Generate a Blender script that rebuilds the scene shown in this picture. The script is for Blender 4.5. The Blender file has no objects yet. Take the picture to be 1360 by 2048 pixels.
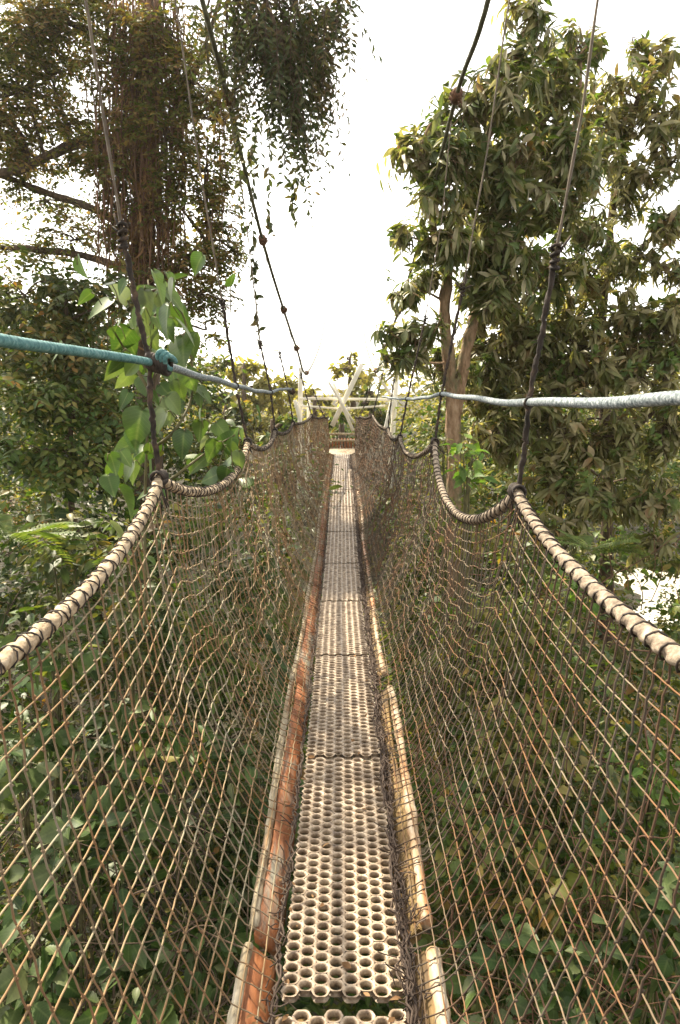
import bpy, math, numpy as np
from mathutils import Matrix, Vector
rng = np.random.default_rng(11)
SC = bpy.context.scene
COL = SC.collection
PI = math.pi
F = 1450.0                      # focal length in photograph pixels (1360 x 2048)
CAM_H = 1.6
PITCH = math.atan((1024 - 785) / F)
YAW = math.atan(4 / F)          # slightly left of the bridge axis

# ------------------------------------------------------------------ camera
cam_d = bpy.data.cameras.new('camera'); cam = bpy.data.objects.new('camera', cam_d); COL.objects.link(cam)
cam_d.sensor_fit = 'VERTICAL'; cam_d.sensor_height = 36; cam_d.lens = F / 2048 * 36
cam_d.clip_start = 0.05; cam_d.clip_end = 3000
cam.location = (0, 0, CAM_H); cam.rotation_euler = (PI / 2 - PITCH, 0, YAW)
SC.camera = cam
_R = np.array(cam.rotation_euler.to_matrix())

def un(px, py, Y):
    """world point seen at photograph pixel (px, py) at world depth Y"""
    d = _R @ np.array([(px - 680) / F, -(py - 1024) / F, -1.0])
    return np.array([0, 0, CAM_H]) + d * (Y / d[1])

def deck_z(y):
    return float(np.interp(y, [-1, 2, 4, 6.5, 8, 9.7, 12, 16, 20], [0.05, 0, -.02, -.09, -.03, .09, .17, .24, .24]))

# ------------------------------------------------------------------ mesh helpers
def mesh_np(name, V, Fc, mat=None, parent=None, attr=None, smooth=False, quads=False):
    """V (n,3); Fc (m,3) or (m,4) int array, or list of such arrays"""
    fl = Fc if isinstance(Fc, list) else [Fc]
    fl = [f for f in fl if len(f)]
    me = bpy.data.meshes.new(name)
    me.vertices.add(len(V)); me.vertices.foreach_set('co', np.asarray(V, dtype=np.float32).ravel())
    loops = np.concatenate([f.ravel() for f in fl]).astype(np.int32)
    tot = np.concatenate([np.full(len(f), f.shape[1], np.int32) for f in fl])
    st = np.concatenate([[0], np.cumsum(tot)[:-1]]).astype(np.int32)
    me.loops.add(len(loops)); me.loops.foreach_set('vertex_index', loops)
    me.polygons.add(len(tot)); me.polygons.foreach_set('loop_start', st); me.polygons.foreach_set('loop_total', tot)
    if smooth:
        me.polygons.foreach_set('use_smooth', np.ones(len(tot), bool))
    if attr is not None:
        a = me.attributes.new('luv', 'FLOAT_VECTOR', 'POINT'); a.data.foreach_set('vector', np.asarray(attr, np.float32).ravel())
    me.update(calc_edges=True)
    if mat: me.materials.append(mat)
    o = bpy.data.objects.new(name, me); COL.objects.link(o)
    if parent is not None: o.parent = parent
    return o

def empty(name, loc=(0, 0, 0)):
    o = bpy.data.objects.new(name, None); COL.objects.link(o); o.location = loc
    o.empty_display_size = .2
    return o

def tag(o, label=None, cat=None, group=None, kind=None):
    if label: o['label'] = label
    if cat: o['category'] = cat
    if group: o['group'] = group
    if kind: o['kind'] = kind
    return o

class Acc:
    """collects geometry into one mesh"""
    def __init__(s): s.V = []; s.Q = []; s.T = []; s.A = []; s.n = 0
    def add(s, V, Q=None, T=None, A=None):
        s.V.append(np.asarray(V, float))
        if Q is not None and len(Q): s.Q.append(np.asarray(Q) + s.n)
        if T is not None and len(T): s.T.append(np.asarray(T) + s.n)
        s.A.append(A if A is not None else np.zeros((len(V), 3)))
        s.n += len(V)
    def build(s, name, mat, parent=None, smooth=True, at=None):
        V = np.concatenate(s.V)
        if parent is not None and at is None: at = np.array(parent.location)
        if parent is not None and parent.parent is not None: at = at + np.array(parent.parent.location) if at is not None else at
        if at is not None: V = V - np.asarray(at)
        fl = []
        if s.Q: fl.append(np.concatenate(s.Q))
        if s.T: fl.append(np.concatenate(s.T))
        o = mesh_np(name, V, fl, mat, parent, np.concatenate(s.A), smooth)
        return o

def resample(P, step):
    P = np.asarray(P, float)
    d = np.concatenate([[0], np.cumsum(np.linalg.norm(np.diff(P, axis=0), axis=1))])
    n = max(2, int(d[-1] / step) + 1)
    t = np.linspace(0, d[-1], n)
    return np.stack([np.interp(t, d, P[:, k]) for k in range(3)], 1), t

def smooth_path(P, n=8):
    """Catmull-Rom through the points"""
    P = np.asarray(P, float)
    if len(P) < 3: return P
    Q = np.vstack([2 * P[0] - P[1], P, 2 * P[-1] - P[-2]])
    out = []
    for i in range(1, len(Q) - 2):
        t = np.linspace(0, 1, n, endpoint=False)[:, None]
        a, b, c, d = Q[i - 1], Q[i], Q[i + 1], Q[i + 2]
        out.append(.5 * (2 * b + (c - a) * t + (2 * a - 5 * b + 4 * c - d) * t ** 2 + (3 * b - a - 3 * c + d) * t ** 3))
    out.append(P[-1:])
    return np.concatenate(out)

def frames(P):
    T = np.gradient(P, axis=0); T /= np.linalg.norm(T, axis=1)[:, None] + 1e-12
    ref = np.array([0, 0, 1.0])
    if abs(T[:, 2]).mean() > .75: ref = np.array([0, 1.0, 0])
    U = np.cross(T, ref); U /= np.linalg.norm(U, axis=1)[:, None] + 1e-9
    W = np.cross(U, T)
    return T, U, W

def tube(acc, P, r, sides=6, twist=None, strands=3, bump=.12, cap=True):
    """tube along P; twist = pitch in metres of laid strands"""
    P = np.asarray(P, float); n = len(P)
    r = np.broadcast_to(np.asarray(r, float), (n,))
    T, U, W = frames(P)
    th = np.linspace(0, 2 * PI, sides, endpoint=False)
    rr = r[:, None] * np.ones(sides)[None]
    if twist:
        s = np.concatenate([[0], np.cumsum(np.linalg.norm(np.diff(P, axis=0), axis=1))])
        ph = strands * (th[None] - 2 * PI * s[:, None] / (twist * strands) )
        rr = rr * (1 + bump * (np.abs(np.cos(ph / 2)) * 2 - 1))
    V = P[:, None] + rr[..., None] * (np.cos(th)[None, :, None] * U[:, None] + np.sin(th)[None, :, None] * W[:, None])
    V = V.reshape(-1, 3)
    i = np.arange(n - 1)[:, None] * sides; j = np.arange(sides)[None]; k = (j + 1) % sides
    Q = np.stack([i + j, i + k, i + sides + k, i + sides + j], -1).reshape(-1, 4)
    Tt = None
    if cap:
        V = np.vstack([V, P[0], P[-1]]); c0 = n * sides; jj = np.arange(sides)
        Tt = np.concatenate([np.stack([np.full(sides, c0), (jj + 1) % sides, jj], 1),
                             np.stack([np.full(sides, c0 + 1), (n - 1) * sides + jj, (n - 1) * sides + (jj + 1) % sides], 1)])
    acc.add(V, Q, Tt)

def tubes_batch(acc, P, r, sides=4):
    """P (m,n,3) many polylines of the same length"""
    m, n, _ = P.shape
    T = np.gradient(P, axis=1); T /= np.linalg.norm(T, axis=2)[..., None] + 1e-12
    ref = np.array([0.0, 1, 0]) if abs(T[..., 2]).mean() > .6 else np.array([0.0, 0, 1])
    U = np.cross(T, ref); U /= np.linalg.norm(U, axis=2)[..., None] + 1e-9
    W = np.cross(U, T)
    th = np.linspace(0, 2 * PI, sides, endpoint=False)
    r = np.broadcast_to(np.asarray(r, float), (m, n))
    V = P[:, :, None] + r[..., None, None] * (np.cos(th)[:, None] * U[:, :, None] + np.sin(th)[:, None] * W[:, :, None])
    idx = np.arange(m * n * sides).reshape(m, n, sides)
    a = idx[:, :-1]; b = idx[:, 1:]
    Q = np.stack([a, np.roll(a, -1, 2), np.roll(b, -1, 2), b], -1).reshape(-1, 4)
    acc.add(V.reshape(-1, 3), Q)

def box(acc, c, sx, sy, sz, R=None, bev=.0):
    """bevelled-edge box centred at c"""
    b = bev
    v = []
    for x in (-1, 1):
        for y in (-1, 1):
            for z in (-1, 1): v.append((x * sx / 2, y * sy / 2, z * sz / 2))
    v = np.array(v)
    q = np.array([[0, 1, 3, 2], [4, 6, 7, 5], [0, 4, 5, 1], [2, 3, 7, 6], [0, 2, 6, 4], [1, 5, 7, 3]])
    if R is not None: v = v @ np.asarray(R).T
    acc.add(v + np.asarray(c), q)

# ------------------------------------------------------------------ materials
def new_mat(name):
    m = bpy.data.materials.new(name); m.use_nodes = True
    nt = m.node_tree; nt.nodes.clear()
    return m, nt, nt.nodes, nt.links

def ramp(N, stops, interp='LINEAR'):
    r = N.new('ShaderNodeValToRGB'); r.color_ramp.interpolation = interp
    e = r.color_ramp.elements
    while len(e) < len(stops): e.new(.5)
    for k, (p, c) in enumerate(stops): e[k].position = p; e[k].color = (*c, 1)
    return r

def leaf_mat(name, stops, rough=.45, trans=.32, spec=.4, vein=.25, tint=(1.25, 1.3, .55), cscale=1.6, cmix=.6):
    m, nt, N, L = new_mat(name)
    out = N.new('ShaderNodeOutputMaterial'); mix = N.new('ShaderNodeMixShader')
    b = N.new('ShaderNodeBsdfPrincipled'); t = N.new('ShaderNodeBsdfTranslucent')
    g = N.new('ShaderNodeNewGeometry'); r = ramp(N, stops)
    tc0 = N.new('ShaderNodeTexCoord'); n0 = N.new('ShaderNodeTexNoise'); n0.inputs['Scale'].default_value = cscale; n0.inputs['Detail'].default_value = 2
    L.new(tc0.outputs['Object'], n0.inputs['Vector'])
    m0 = N.new('ShaderNodeMapRange'); m0.inputs['From Min'].default_value = .30; m0.inputs['From Max'].default_value = .70; m0.inputs['To Max'].default_value = 1 - cmix; m0.clamp = True
    L.new(n0.outputs['Fac'], m0.inputs['Value'])
    m1 = N.new('ShaderNodeMath'); m1.operation = 'MULTIPLY_ADD'; m1.inputs[1].default_value = cmix
    L.new(g.outputs['Random Per Island'], m1.inputs[0]); L.new(m0.outputs[0], m1.inputs[2]); L.new(m1.outputs[0], r.inputs[0])
    at = N.new('ShaderNodeAttribute'); at.attribute_name = 'luv'
    sx = N.new('ShaderNodeSeparateXYZ'); L.new(at.outputs['Vector'], sx.inputs[0])
    # midrib and side veins
    ab = N.new('ShaderNodeMath'); ab.operation = 'ABSOLUTE'; L.new(sx.outputs['Y'], ab.inputs[0])
    mr = N.new('ShaderNodeMapRange'); mr.inputs['From Min'].default_value = .0; mr.inputs['From Max'].default_value = .05
    mr.inputs['To Min'].default_value = vein; mr.inputs['To Max'].default_value = 0; L.new(ab.outputs[0], mr.inputs['Value'])
    sv = N.new('ShaderNodeMath'); sv.operation = 'MULTIPLY_ADD'; sv.inputs[1].default_value = -.7
    L.new(ab.outputs[0], sv.inputs[0]); L.new(sx.outputs['X'], sv.inputs[2])
    s2 = N.new('ShaderNodeMath'); s2.operation = 'MULTIPLY'; s2.inputs[1].default_value = 62; L.new(sv.outputs[0], s2.inputs[0])
    s3 = N.new('ShaderNodeMath'); s3.operation = 'SINE'; L.new(s2.outputs[0], s3.inputs[0])
    s4 = N.new('ShaderNodeMapRange'); s4.inputs['From Min'].default_value = .85; s4.inputs['To Max'].default_value = vein * .5
    L.new(s3.outputs[0], s4.inputs['Value'])
    ad = N.new('ShaderNodeMath'); ad.operation = 'ADD'; L.new(mr.outputs[0], ad.inputs[0]); L.new(s4.outputs[0], ad.inputs[1])
    mx = N.new('ShaderNodeMix'); mx.data_type = 'RGBA'; mx.inputs['B'].default_value = (.22, .26, .10, 1)
    L.new(ad.outputs[0], mx.inputs['Factor']); L.new(r.outputs[0], mx.inputs['A'])
    # blotches and tired patches
    tc = N.new('ShaderNodeTexCoord'); no = N.new('ShaderNodeTexNoise'); no.inputs['Scale'].default_value = 9; no.inputs['Detail'].default_value = 3
    L.new(tc.outputs['Object'], no.inputs['Vector'])
    hs = N.new('ShaderNodeHueSaturation'); L.new(mx.outputs['Result'], hs.inputs['Color'])
    vr = N.new('ShaderNodeMapRange'); vr.inputs['From Min'].default_value = .3; vr.inputs['From Max'].default_value = .7
    vr.inputs['To Min'].default_value = .65; vr.inputs['To Max'].default_value = 1.35
    L.new(no.outputs['Fac'], vr.inputs['Value']); L.new(vr.outputs[0], hs.inputs['Value'])
    L.new(hs.outputs[0], b.inputs['Base Color'])
    tm = N.new('ShaderNodeMix'); tm.data_type = 'RGBA'; tm.blend_type = 'MULTIPLY'; tm.inputs['Factor'].default_value = 1
    tm.inputs['B'].default_value = (*tint, 1); L.new(hs.outputs[0], tm.inputs['A']); L.new(tm.outputs['Result'], t.inputs['Color'])
    b.inputs['Roughness'].default_value = rough; b.inputs['Specular IOR Level'].default_value = spec
    mix.inputs[0].default_value = trans
    L.new(b.outputs[0], mix.inputs[1]); L.new(t.outputs[0], mix.inputs[2]); L.new(mix.outputs[0], out.inputs[0])
    return m

def surf_mat(name, stops, scale=6, detail=5, rough=.8, bump=.3, bscale=40, stretch=(1, 1, 1), spec=.3, extra=None, dist=0.01, metal=0):
    m, nt, N, L = new_mat(name)
    out = N.new('ShaderNodeOutputMaterial'); b = N.new('ShaderNodeBsdfPrincipled')
    tc = N.new('ShaderNodeTexCoord'); mp = N.new('ShaderNodeMapping'); mp.inputs['Scale'].default_value = stretch
    L.new(tc.outputs['Object'], mp.inputs[0])
    no = N.new('ShaderNodeTexNoise'); no.inputs['Scale'].default_value = scale; no.inputs['Detail'].default_value = detail; no.inputs['Roughness'].default_value = .65
    L.new(mp.outputs[0], no.inputs['Vector'])
    r = ramp(N, stops); L.new(no.outputs['Fac'], r.inputs[0])
    col = r.outputs[0]
    if extra:                                       # second layer: (scale, lo, hi, colour, stretch)
        sc, lo, hi, c, st = extra
        mp2 = N.new('ShaderNodeMapping'); mp2.inputs['Scale'].default_value = st; mp2.inputs['Location'].default_value = (3.1, 1.7, 5.3)
        L.new(tc.outputs['Object'], mp2.inputs[0])
        n2 = N.new('ShaderNodeTexNoise'); n2.inputs['Scale'].default_value = sc; n2.inputs['Detail'].default_value = 6; n2.inputs['Roughness'].default_value = .7
        L.new(mp2.outputs[0], n2.inputs['Vector'])
        mr = N.new('ShaderNodeMapRange'); mr.inputs['From Min'].default_value = lo; mr.inputs['From Max'].default_value = hi
        L.new(n2.outputs['Fac'], mr.inputs['Value'])
        mx = N.new('ShaderNodeMix'); mx.data_type = 'RGBA'; mx.inputs['B'].default_value = (*c, 1)
        L.new(mr.outputs[0], mx.inputs['Factor']); L.new(col, mx.inputs['A']); col = mx.outputs['Result']
    L.new(col, b.inputs['Base Color'])
    b.inputs['Roughness'].default_value = rough; b.inputs['Specular IOR Level'].default_value = spec; b.inputs['Metallic'].default_value = metal
    if bump:
        nb = N.new('ShaderNodeTexNoise'); nb.inputs['Scale'].default_value = bscale; nb.inputs['Detail'].default_value = 4
        L.new(mp.outputs[0], nb.inputs['Vector'])
        bp = N.new('ShaderNodeBump'); bp.inputs['Strength'].default_value = bump; bp.inputs['Distance'].default_value = dist
        L.new(nb.outputs['Fac'], bp.inputs['Height']); L.new(bp.outputs[0], b.inputs['Normal'])
    L.new(b.outputs[0], out.inputs[0])
    return m

M = {}
M['manila'] = surf_mat('manila_rope', [(.3, (.16, .11, .065)), (.5, (.38, .29, .19)), (.7, (.54, .45, .33))], 45, 6, .85, .5, 160, dist=.004)
M['manila_dirty'] = surf_mat('weathered_manila_rope', [(.3, (.07, .05, .036)), (.5, (.21, .165, .12)), (.72, (.42, .35, .27))], 40, 6, .85, .5, 160, dist=.004)
M['twine'] = surf_mat('dark_twine', [(.35, (.018, .015, .014)), (.65, (.06, .045, .035))], 30, 3, .8, .3, 200, dist=.002)
M['hanger'] = surf_mat('dark_hanger_rope', [(.34, (.010, .008, .006)), (.52, (.032, .022, .016)), (.68, (.11, .068, .042))], 18, 5, .8, .5, 150, dist=.004)
M['wire'] = surf_mat('old_wire_rope', [(.3, (.05, .036, .024)), (.7, (.17, .13, .085))], 12, 4, .6, .4, 200, dist=.002)
M['cable'] = surf_mat('mossy_steel_cable', [(.3, (.045, .042, .03)), (.55, (.11, .11, .065)), (.75, (.20, .20, .11))], 8, 4, .65, .4, 150, dist=.003)
M['clamp'] = surf_mat('rusty_clamp', [(.3, (.05, .028, .02)), (.6, (.16, .075, .04)), (.8, (.26, .13, .07))], 25, 4, .8, .5, 120, dist=.003)
M['blue'] = surf_mat('grey_blue_rope', [(.36, (.060, .078, .085)), (.5, (.16, .19, .20)), (.64, (.38, .41, .42))], 90, 5, .8, .5, 160, dist=.003)
M['teal'] = surf_mat('teal_rope', [(.34, (.03, .10, .105)), (.5, (.075, .19, .19)), (.66, (.17, .29, .28))], 70, 5, .75, .4, 160, dist=.003)
def net_mat(name, tan, rust, grey, dark):
    return surf_mat(name, [(.28, dark), (.42, rust), (.53, tan), (.68, grey)], 3.2, 4, .8, 0, extra=(14, .52, .75, rust, (1, 1, 1)))
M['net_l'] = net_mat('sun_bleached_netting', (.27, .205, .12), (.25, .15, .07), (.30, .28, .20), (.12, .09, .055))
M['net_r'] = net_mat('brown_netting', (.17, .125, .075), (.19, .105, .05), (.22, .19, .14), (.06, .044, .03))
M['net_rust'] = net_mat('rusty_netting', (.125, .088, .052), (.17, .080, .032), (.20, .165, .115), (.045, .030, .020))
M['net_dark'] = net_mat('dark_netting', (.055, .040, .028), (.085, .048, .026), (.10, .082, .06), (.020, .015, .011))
M['hem'] = surf_mat('muddy_net_hem', [(.3, (.03, .021, .017)), (.55, (.085, .06, .045)), (.75, (.17, .125, .09))], 22, 4, .85, .3, 150, dist=.002)
M['deck'] = surf_mat('muddy_moulded_plastic', [(.34, (0.100, 0.065, 0.040)), (.45, (0.225, 0.163, 0.106)), (.55, (0.350, 0.269, 0.185)), (.68, (0.575, 0.469, 0.344))], 26, 9, .40, .6, 220, spec=.5,
                     extra=(4.0, .50, .66, (0.188, 0.131, 0.081), (1, 1, 1)), dist=.0025)
M['orange'] = surf_mat('worn_orange_paint', [(.3, (0.112, 0.043, 0.018)), (.48, (0.236, 0.083, 0.028)), (.62, (0.281, 0.112, 0.044)), (.75, (0.191, 0.120, 0.072))], 34, 9, .62, .7, 70, (1, .3, 1),
                       extra=(9, .53, .64, (0.225, 0.212, 0.166), (1, .16, 1)), dist=.004)
M['cream'] = surf_mat('weathered_cream_timber', [(.3, (0.094, 0.068, 0.036)), (.48, (0.238, 0.194, 0.122)), (.62, (0.360, 0.310, 0.223)), (.75, (0.418, 0.367, 0.288))], 32, 9, .7, .7, 70, (1, .22, 1),
                      extra=(8, .50, .64, (0.173, 0.094, 0.043), (1, .2, 1)), dist=.004)
M['peeled'] = surf_mat('peeling_whitish_timber', [(.3, (0.130, 0.065, 0.024)), (.45, (0.271, 0.181, 0.098)), (.6, (0.378, 0.306, 0.220)), (.75, (0.413, 0.350, 0.269))], 32, 9, .55, .7, 70, (1, .2, 1),
                      extra=(8, .52, .64, (0.271, 0.109, 0.039), (1, .2, 1)), dist=.004)
M['ochre'] = surf_mat('ochre_timber', [(.3, (0.072, 0.043, 0.019)), (.5, (0.180, 0.115, 0.043)), (.72, (0.288, 0.194, 0.079))], 32, 9, .75, .6, 70, (1, .2, 1),
                      extra=(7, .50, .66, (0.094, 0.061, 0.036), (1, .3, 1)), dist=.004)
M['white_timber'] = surf_mat('glare_white_timber', [(.3, (.74, .66, .50)), (.5, (.86, .81, .68)), (.75, (.88, .85, .76))], 7, 6, .6, .4, 50, (1, 1, .3), dist=.004)  # cream timber, its colour raised near white to carry the glare
M['bark_pale'] = surf_mat('pale_brown_bark', [(.3, (.10, .058, .030)), (.5, (.26, .165, .095)), (.72, (.38, .27, .175))], 16, 9, .9, 1.0, 30, (1, 1, .35), dist=.04, extra=(5, .5, .66, (.10, .11, .055), (1, 1, .5)))
M['bark_dark'] = surf_mat('dark_bark', [(.3, (.035, .024, .015)), (.52, (.09, .062, .04)), (.75, (.18, .13, .09))], 16, 9, .9, 1.0, 30, (1, 1, .3), dist=.02)
M['root'] = surf_mat('red_brown_aerial_roots', [(.3, (.06, .03, .018)), (.52, (.16, .085, .05)), (.75, (.28, .17, .11))], 9, 4, .85, .3, 40, (1, 1, .2), dist=.005)
M['stem'] = surf_mat('green_brown_stem', [(.35, (.05, .05, .02)), (.65, (.14, .12, .05))], 10, 4, .7, .3, 60, dist=.003)
M['soil'] = surf_mat('forest_floor', [(.3, (.012, .010, .006)), (.5, (.028, .024, .013)), (.7, (.05, .045, .022))], 1.2, 10, .95, .9, 8, dist=.08)

G_D, G_M, G_L, G_Y = (.022, .050, .014), (.045, .088, .022), (.085, .145, .035), (.19, .20, .045)
OLIVE, TAN, BROWN, ORNG, GREY = (.070, .072, .028), (.19, .165, .095), (.10, .06, .03), (.30, .12, .03), (.15, .17, .12)
M['l_mango'] = leaf_mat('drooping_leaves', [(.0, (.030, .055, .016)), (.2, (.070, .105, .024)), (.38, (.12, .135, .042)), (.52, (.18, .19, .065)), (.66, (.29, .25, .145)), (.82, (.38, .34, .22)), (.92, (.22, .125, .055)), (1, (.36, .18, .07))], rough=.42, trans=.38, spec=.40)
M['l_mango2'] = leaf_mat('olive_drooping_leaves', [(.0, (.045, .062, .018)), (.25, (.12, .130, .038)), (.5, (.22, .20, .085)), (.72, (.36, .31, .18)), (.86, (.25, .145, .065)), (1, (.13, .21, .04))], rough=.44, trans=.40, spec=.35)
M['l_vine'] = leaf_mat('brown_green_small_leaves', [(.0, (.030, .045, .010)), (.25, (.075, .095, .020)), (.5, (.135, .135, .032)), (.68, (.19, .125, .045)), (.85, (.25, .145, .06)), (1, (.12, .18, .03))], rough=.6, trans=.45, spec=.15, vein=.05)
M['l_hang'] = leaf_mat('dark_hanging_leaves', [(.0, (.020, .034, .014)), (.35, (.045, .062, .020)), (.65, (.085, .085, .028)), (.85, (.15, .095, .045)), (1, (.10, .12, .03))], rough=.5, trans=.32, spec=.25, vein=.05)
M['l_under'] = leaf_mat('understory_leaves', [(.0, (.016, .042, .007)), (.25, (.040, .085, .013)), (.5, (.080, .125, .022)), (.7, (.145, .160, .036)), (.85, (.23, .19, .05)), (.95, (.36, .17, .03)), (1, (.14, .07, .03))], rough=.48, trans=.38, spec=.32)
M['l_warm'] = leaf_mat('warm_olive_leaves', [(.0, (.028, .048, .010)), (.25, (.065, .095, .018)), (.5, (.125, .145, .030)), (.7, (.20, .18, .05)), (.85, (.28, .22, .07)), (.95, (.38, .20, .04)), (1, (.16, .08, .03))], rough=.50, trans=.40, spec=.30)
M['l_bigdark'] = leaf_mat('large_shade_dark_leaves', [(.0, (.012, .034, .006)), (.4, (.030, .062, .011)), (.65, (.058, .092, .022)), (.85, (.11, .125, .055)), (.95, (.16, .14, .04)), (1, (.28, .12, .025))], rough=.48, trans=.24, spec=.30)  # shadow of the lower slope is put into these lowered leaf colours
M['l_bright'] = leaf_mat('fresh_green_leaves', [(.0, (.055, .12, .022)), (.4, (.10, .19, .035)), (.75, (.17, .25, .05)), (.94, (.30, .30, .07)), (1, (.45, .30, .05))], rough=.50, trans=.45, spec=.30)
M['l_young'] = leaf_mat('young_green_leaves', [(.0, (.055, .10, .022)), (.5, (.10, .155, .035)), (.85, (.15, .18, .05)), (1, (.24, .20, .06))], rough=.45, trans=.45, spec=.3)
M['l_heart'] = leaf_mat('large_heart_leaves', [(.0, (.028, .060, .013)), (.35, (.050, .100, .020)), (.65, (.085, .135, .028)), (.86, (.17, .20, .12)), (.97, (.16, .19, .05)), (1, (.45, .32, .03))], rough=.42, trans=.28, spec=.45, vein=.35)
M['l_mix'] = leaf_mat('mixed_autumnal_leaves', [(.0, (.026, .048, .014)), (.35, (.055, .080, .022)), (.6, (.10, .115, .032)), (.78, (.19, .15, .04)), (.92, (.24, .115, .03)), (1, (.10, .05, .025))], rough=.5, trans=.38, spec=.35, vein=.1)
M['l_far'] = leaf_mat('haze_paled_far_leaves', [(.0, (.09, .10, .030)), (.4, (.20, .19, .055)), (.75, (.36, .30, .10)), (1, (.46, .36, .13))], rough=.6, trans=.45, spec=.2, vein=0)  # distant haze and sunlight are put into this pale yellow leaf colour
M['l_fern'] = leaf_mat('fern_fronds', [(.0, (.06, .10, .02)), (.6, (.12, .17, .04)), (1, (.20, .18, .05))], rough=.5, trans=.4, spec=.3, vein=.1)
M['l_dead'] = leaf_mat('dead_leaves', [(.0, (.09, .045, .02)), (.5, (.19, .10, .045)), (1, (.33, .20, .10))], rough=.7, trans=.3, spec=.2, vein=.1)

# ------------------------------------------------------------------ leaf templates: (verts, tris), unit length along +X
def grid_leaf(xs, ws, droop, fold, wave=0):
    V = []; T = []
    for k, (x, w) in enumerate(zip(xs, ws)):
        z = -droop * x * x
        wv = wave * math.sin(k * 2.1)
        V += [(x, -w, z + fold * w + wv), (x, 0, z), (x, w, z + fold * w - wv)]
    for k in range(len(xs) - 1):
        a = 3 * k; b = a + 3
        T += [(a, a + 1, b + 1), (a, b + 1, b), (a + 1, a + 2, b + 2), (a + 1, b + 2, b + 1)]
    return np.array(V, float), np.array(T)
T_SMALL = (np.array([(0, 0, 0), (.5, -.24, .06), (.5, .24, .06), (1, 0, -.08)], float), np.array([(0, 1, 3), (0, 3, 2)]))
T_TINY = (np.array([(0, 0, 0), (.5, -.17, .05), (.5, .17, .05), (1, 0, -.12)], float), np.array([(0, 1, 3), (0, 3, 2)]))
T_ELL = grid_leaf([0, .22, .5, .78, 1], [.01, .17, .235, .14, .004], .22, .35)
T_LANCE = grid_leaf([0, .25, .55, .82, 1], [.012, .105, .125, .075, .004], .32, .4)
T_CURL = grid_leaf([0, .25, .55, .82, 1], [.012, .09, .12, .08, .004], .75, .9, .02)
def heart():
    xs = [-.10, -.04, .06, .18, .32, .46, .60, .74, .87, 1.0]
    ws = [.10, .25, .34, .37, .355, .315, .25, .165, .075, .004]
    V, T = grid_leaf(xs, ws, .20, .28)
    V[1, 0] = .0                                   # notch at the stalk
    for k in range(1, 9):                          # serrated margin
        V[3 * k, 0] += .02; V[3 * k + 2, 0] += .02
    return V, T
T_HEART = heart()
def serrate():
    xs = [0, .1, .13, .25, .28, .4, .43, .55, .58, .7, .73, .86, 1.0]
    ws = [.02, .20, .17, .29, .255, .32, .28, .30, .255, .23, .18, .10, .004]
    return grid_leaf(xs, ws, .25, .3)
T_SERR = serrate()
def frond():
    V = []; T = []
    n = 15
    for k in range(n):
        x = .12 + .86 * k / (n - 1); l = .30 * math.sin(PI * (.12 + .85 * (1 - k / (n - 1)) ** .8)) + .02; z = -.35 * x * x
        for s in (-1, 1):
            b = len(V)
            V += [(x, 0, z), (x + l * .35, s * l * .5 - s * .0, z - .02), (x + .02 + l * .1, s * l * .55, z - .01), (x + l * .45, s * l, z - .10 * l - .03)]
            V[b + 1] = (x + .035 + l * .2, s * l * .45, z - .01); V[b + 2] = (x - .025 + l * .2, s * l * .45, z - .01)
            T += [(b, b + 1, b + 3), (b, b + 3, b + 2)] if s < 0 else [(b, b + 3, b + 1), (b, b + 2, b + 3)]
    b = len(V); V += [(0, -.008, 0), (0, .008, 0), (.5, -.006, -.0875), (.5, .006, -.0875), (1, 0, -.35)]
    T += [(b, b + 2, b + 3), (b, b + 3, b + 1), (b + 2, b + 4, b + 3)]
    return np.array(V, float), np.array(T)
T_FROND = frond()

def nrm(a): return a / (np.linalg.norm(a, axis=-1, keepdims=True) + 1e-9)

def put_leaves(acc, tpl, P, A, Nn, S, wscale=None):
    tv, tt = tpl
    n = len(P)
    if n == 0: return
    X = nrm(A); Z = Nn - (Nn * X).sum(1, keepdims=True) * X; Z = nrm(Z); Yv = np.cross(Z, X)
    S = np.broadcast_to(S, (n,)).astype(float)
    w = rng.uniform(.8, 1.2, n) if wscale is None else wscale
    cz = rng.uniform(.3, 1.7, n)
    V = P[:, None] + S[:, None, None] * (tv[None, :, 0, None] * X[:, None] + (tv[None, :, 1, None] * w[:, None, None]) * Yv[:, None] + (tv[None, :, 2, None] * cz[:, None, None]) * Z[:, None])
    T = tt[None] + (np.arange(n) * len(tv))[:, None, None]
    A_ = np.broadcast_to(tv[None], (n, len(tv), 3)).reshape(-1, 3)
    acc.add(V.reshape(-1, 3), None, T.reshape(-1, 3), A_)

def rand_dirs(n):
    d = rng.normal(size=(n, 3)); return nrm(d)

def blob_points(c, rad, n, clumps, spread=.32, shell=2.4):
    """n points in clumps inside an ellipsoid; returns points, clump centres, clump ids"""
    K = max(1, clumps)
    d = rand_dirs(K) * (rng.random((K, 1)) ** (1 / shell))
    cc = c + d * rad * .85
    k = rng.integers(0, K, n)
    p = cc[k] + rng.normal(size=(n, 3)) * rad * spread
    return p, cc, k

def px_blob(px, py, rx, ry, D):
    c = un(px, py, D); s = D / F
    return c, np.array([rx * s, (rx + ry) * .5 * s, ry * s])

def path3(pts, D=None):
    return np.array([un(p[0], p[1], p[2] if len(p) > 2 else D) for p in pts])

def limb(acc, P, r0, r1, sides=8, rough=.09):
    P = smooth_path(P, 6); n = len(P)
    r = np.linspace(r0, r1, n) * (1 + rough * rng.normal(size=n))
    tube(acc, P + rng.normal(size=P.shape) * r0 * .05, r, sides)

def nearest(paths, p):
    best = None
    for P in paths:
        d = np.linalg.norm(P - p, axis=1) + np.maximum(0, P[:, 2] - p[2]) * 1.2
        i = int(d.argmin())
        if best is None or d[i] < best[0]: best = (d[i], P[i])
    return best[1]

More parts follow.
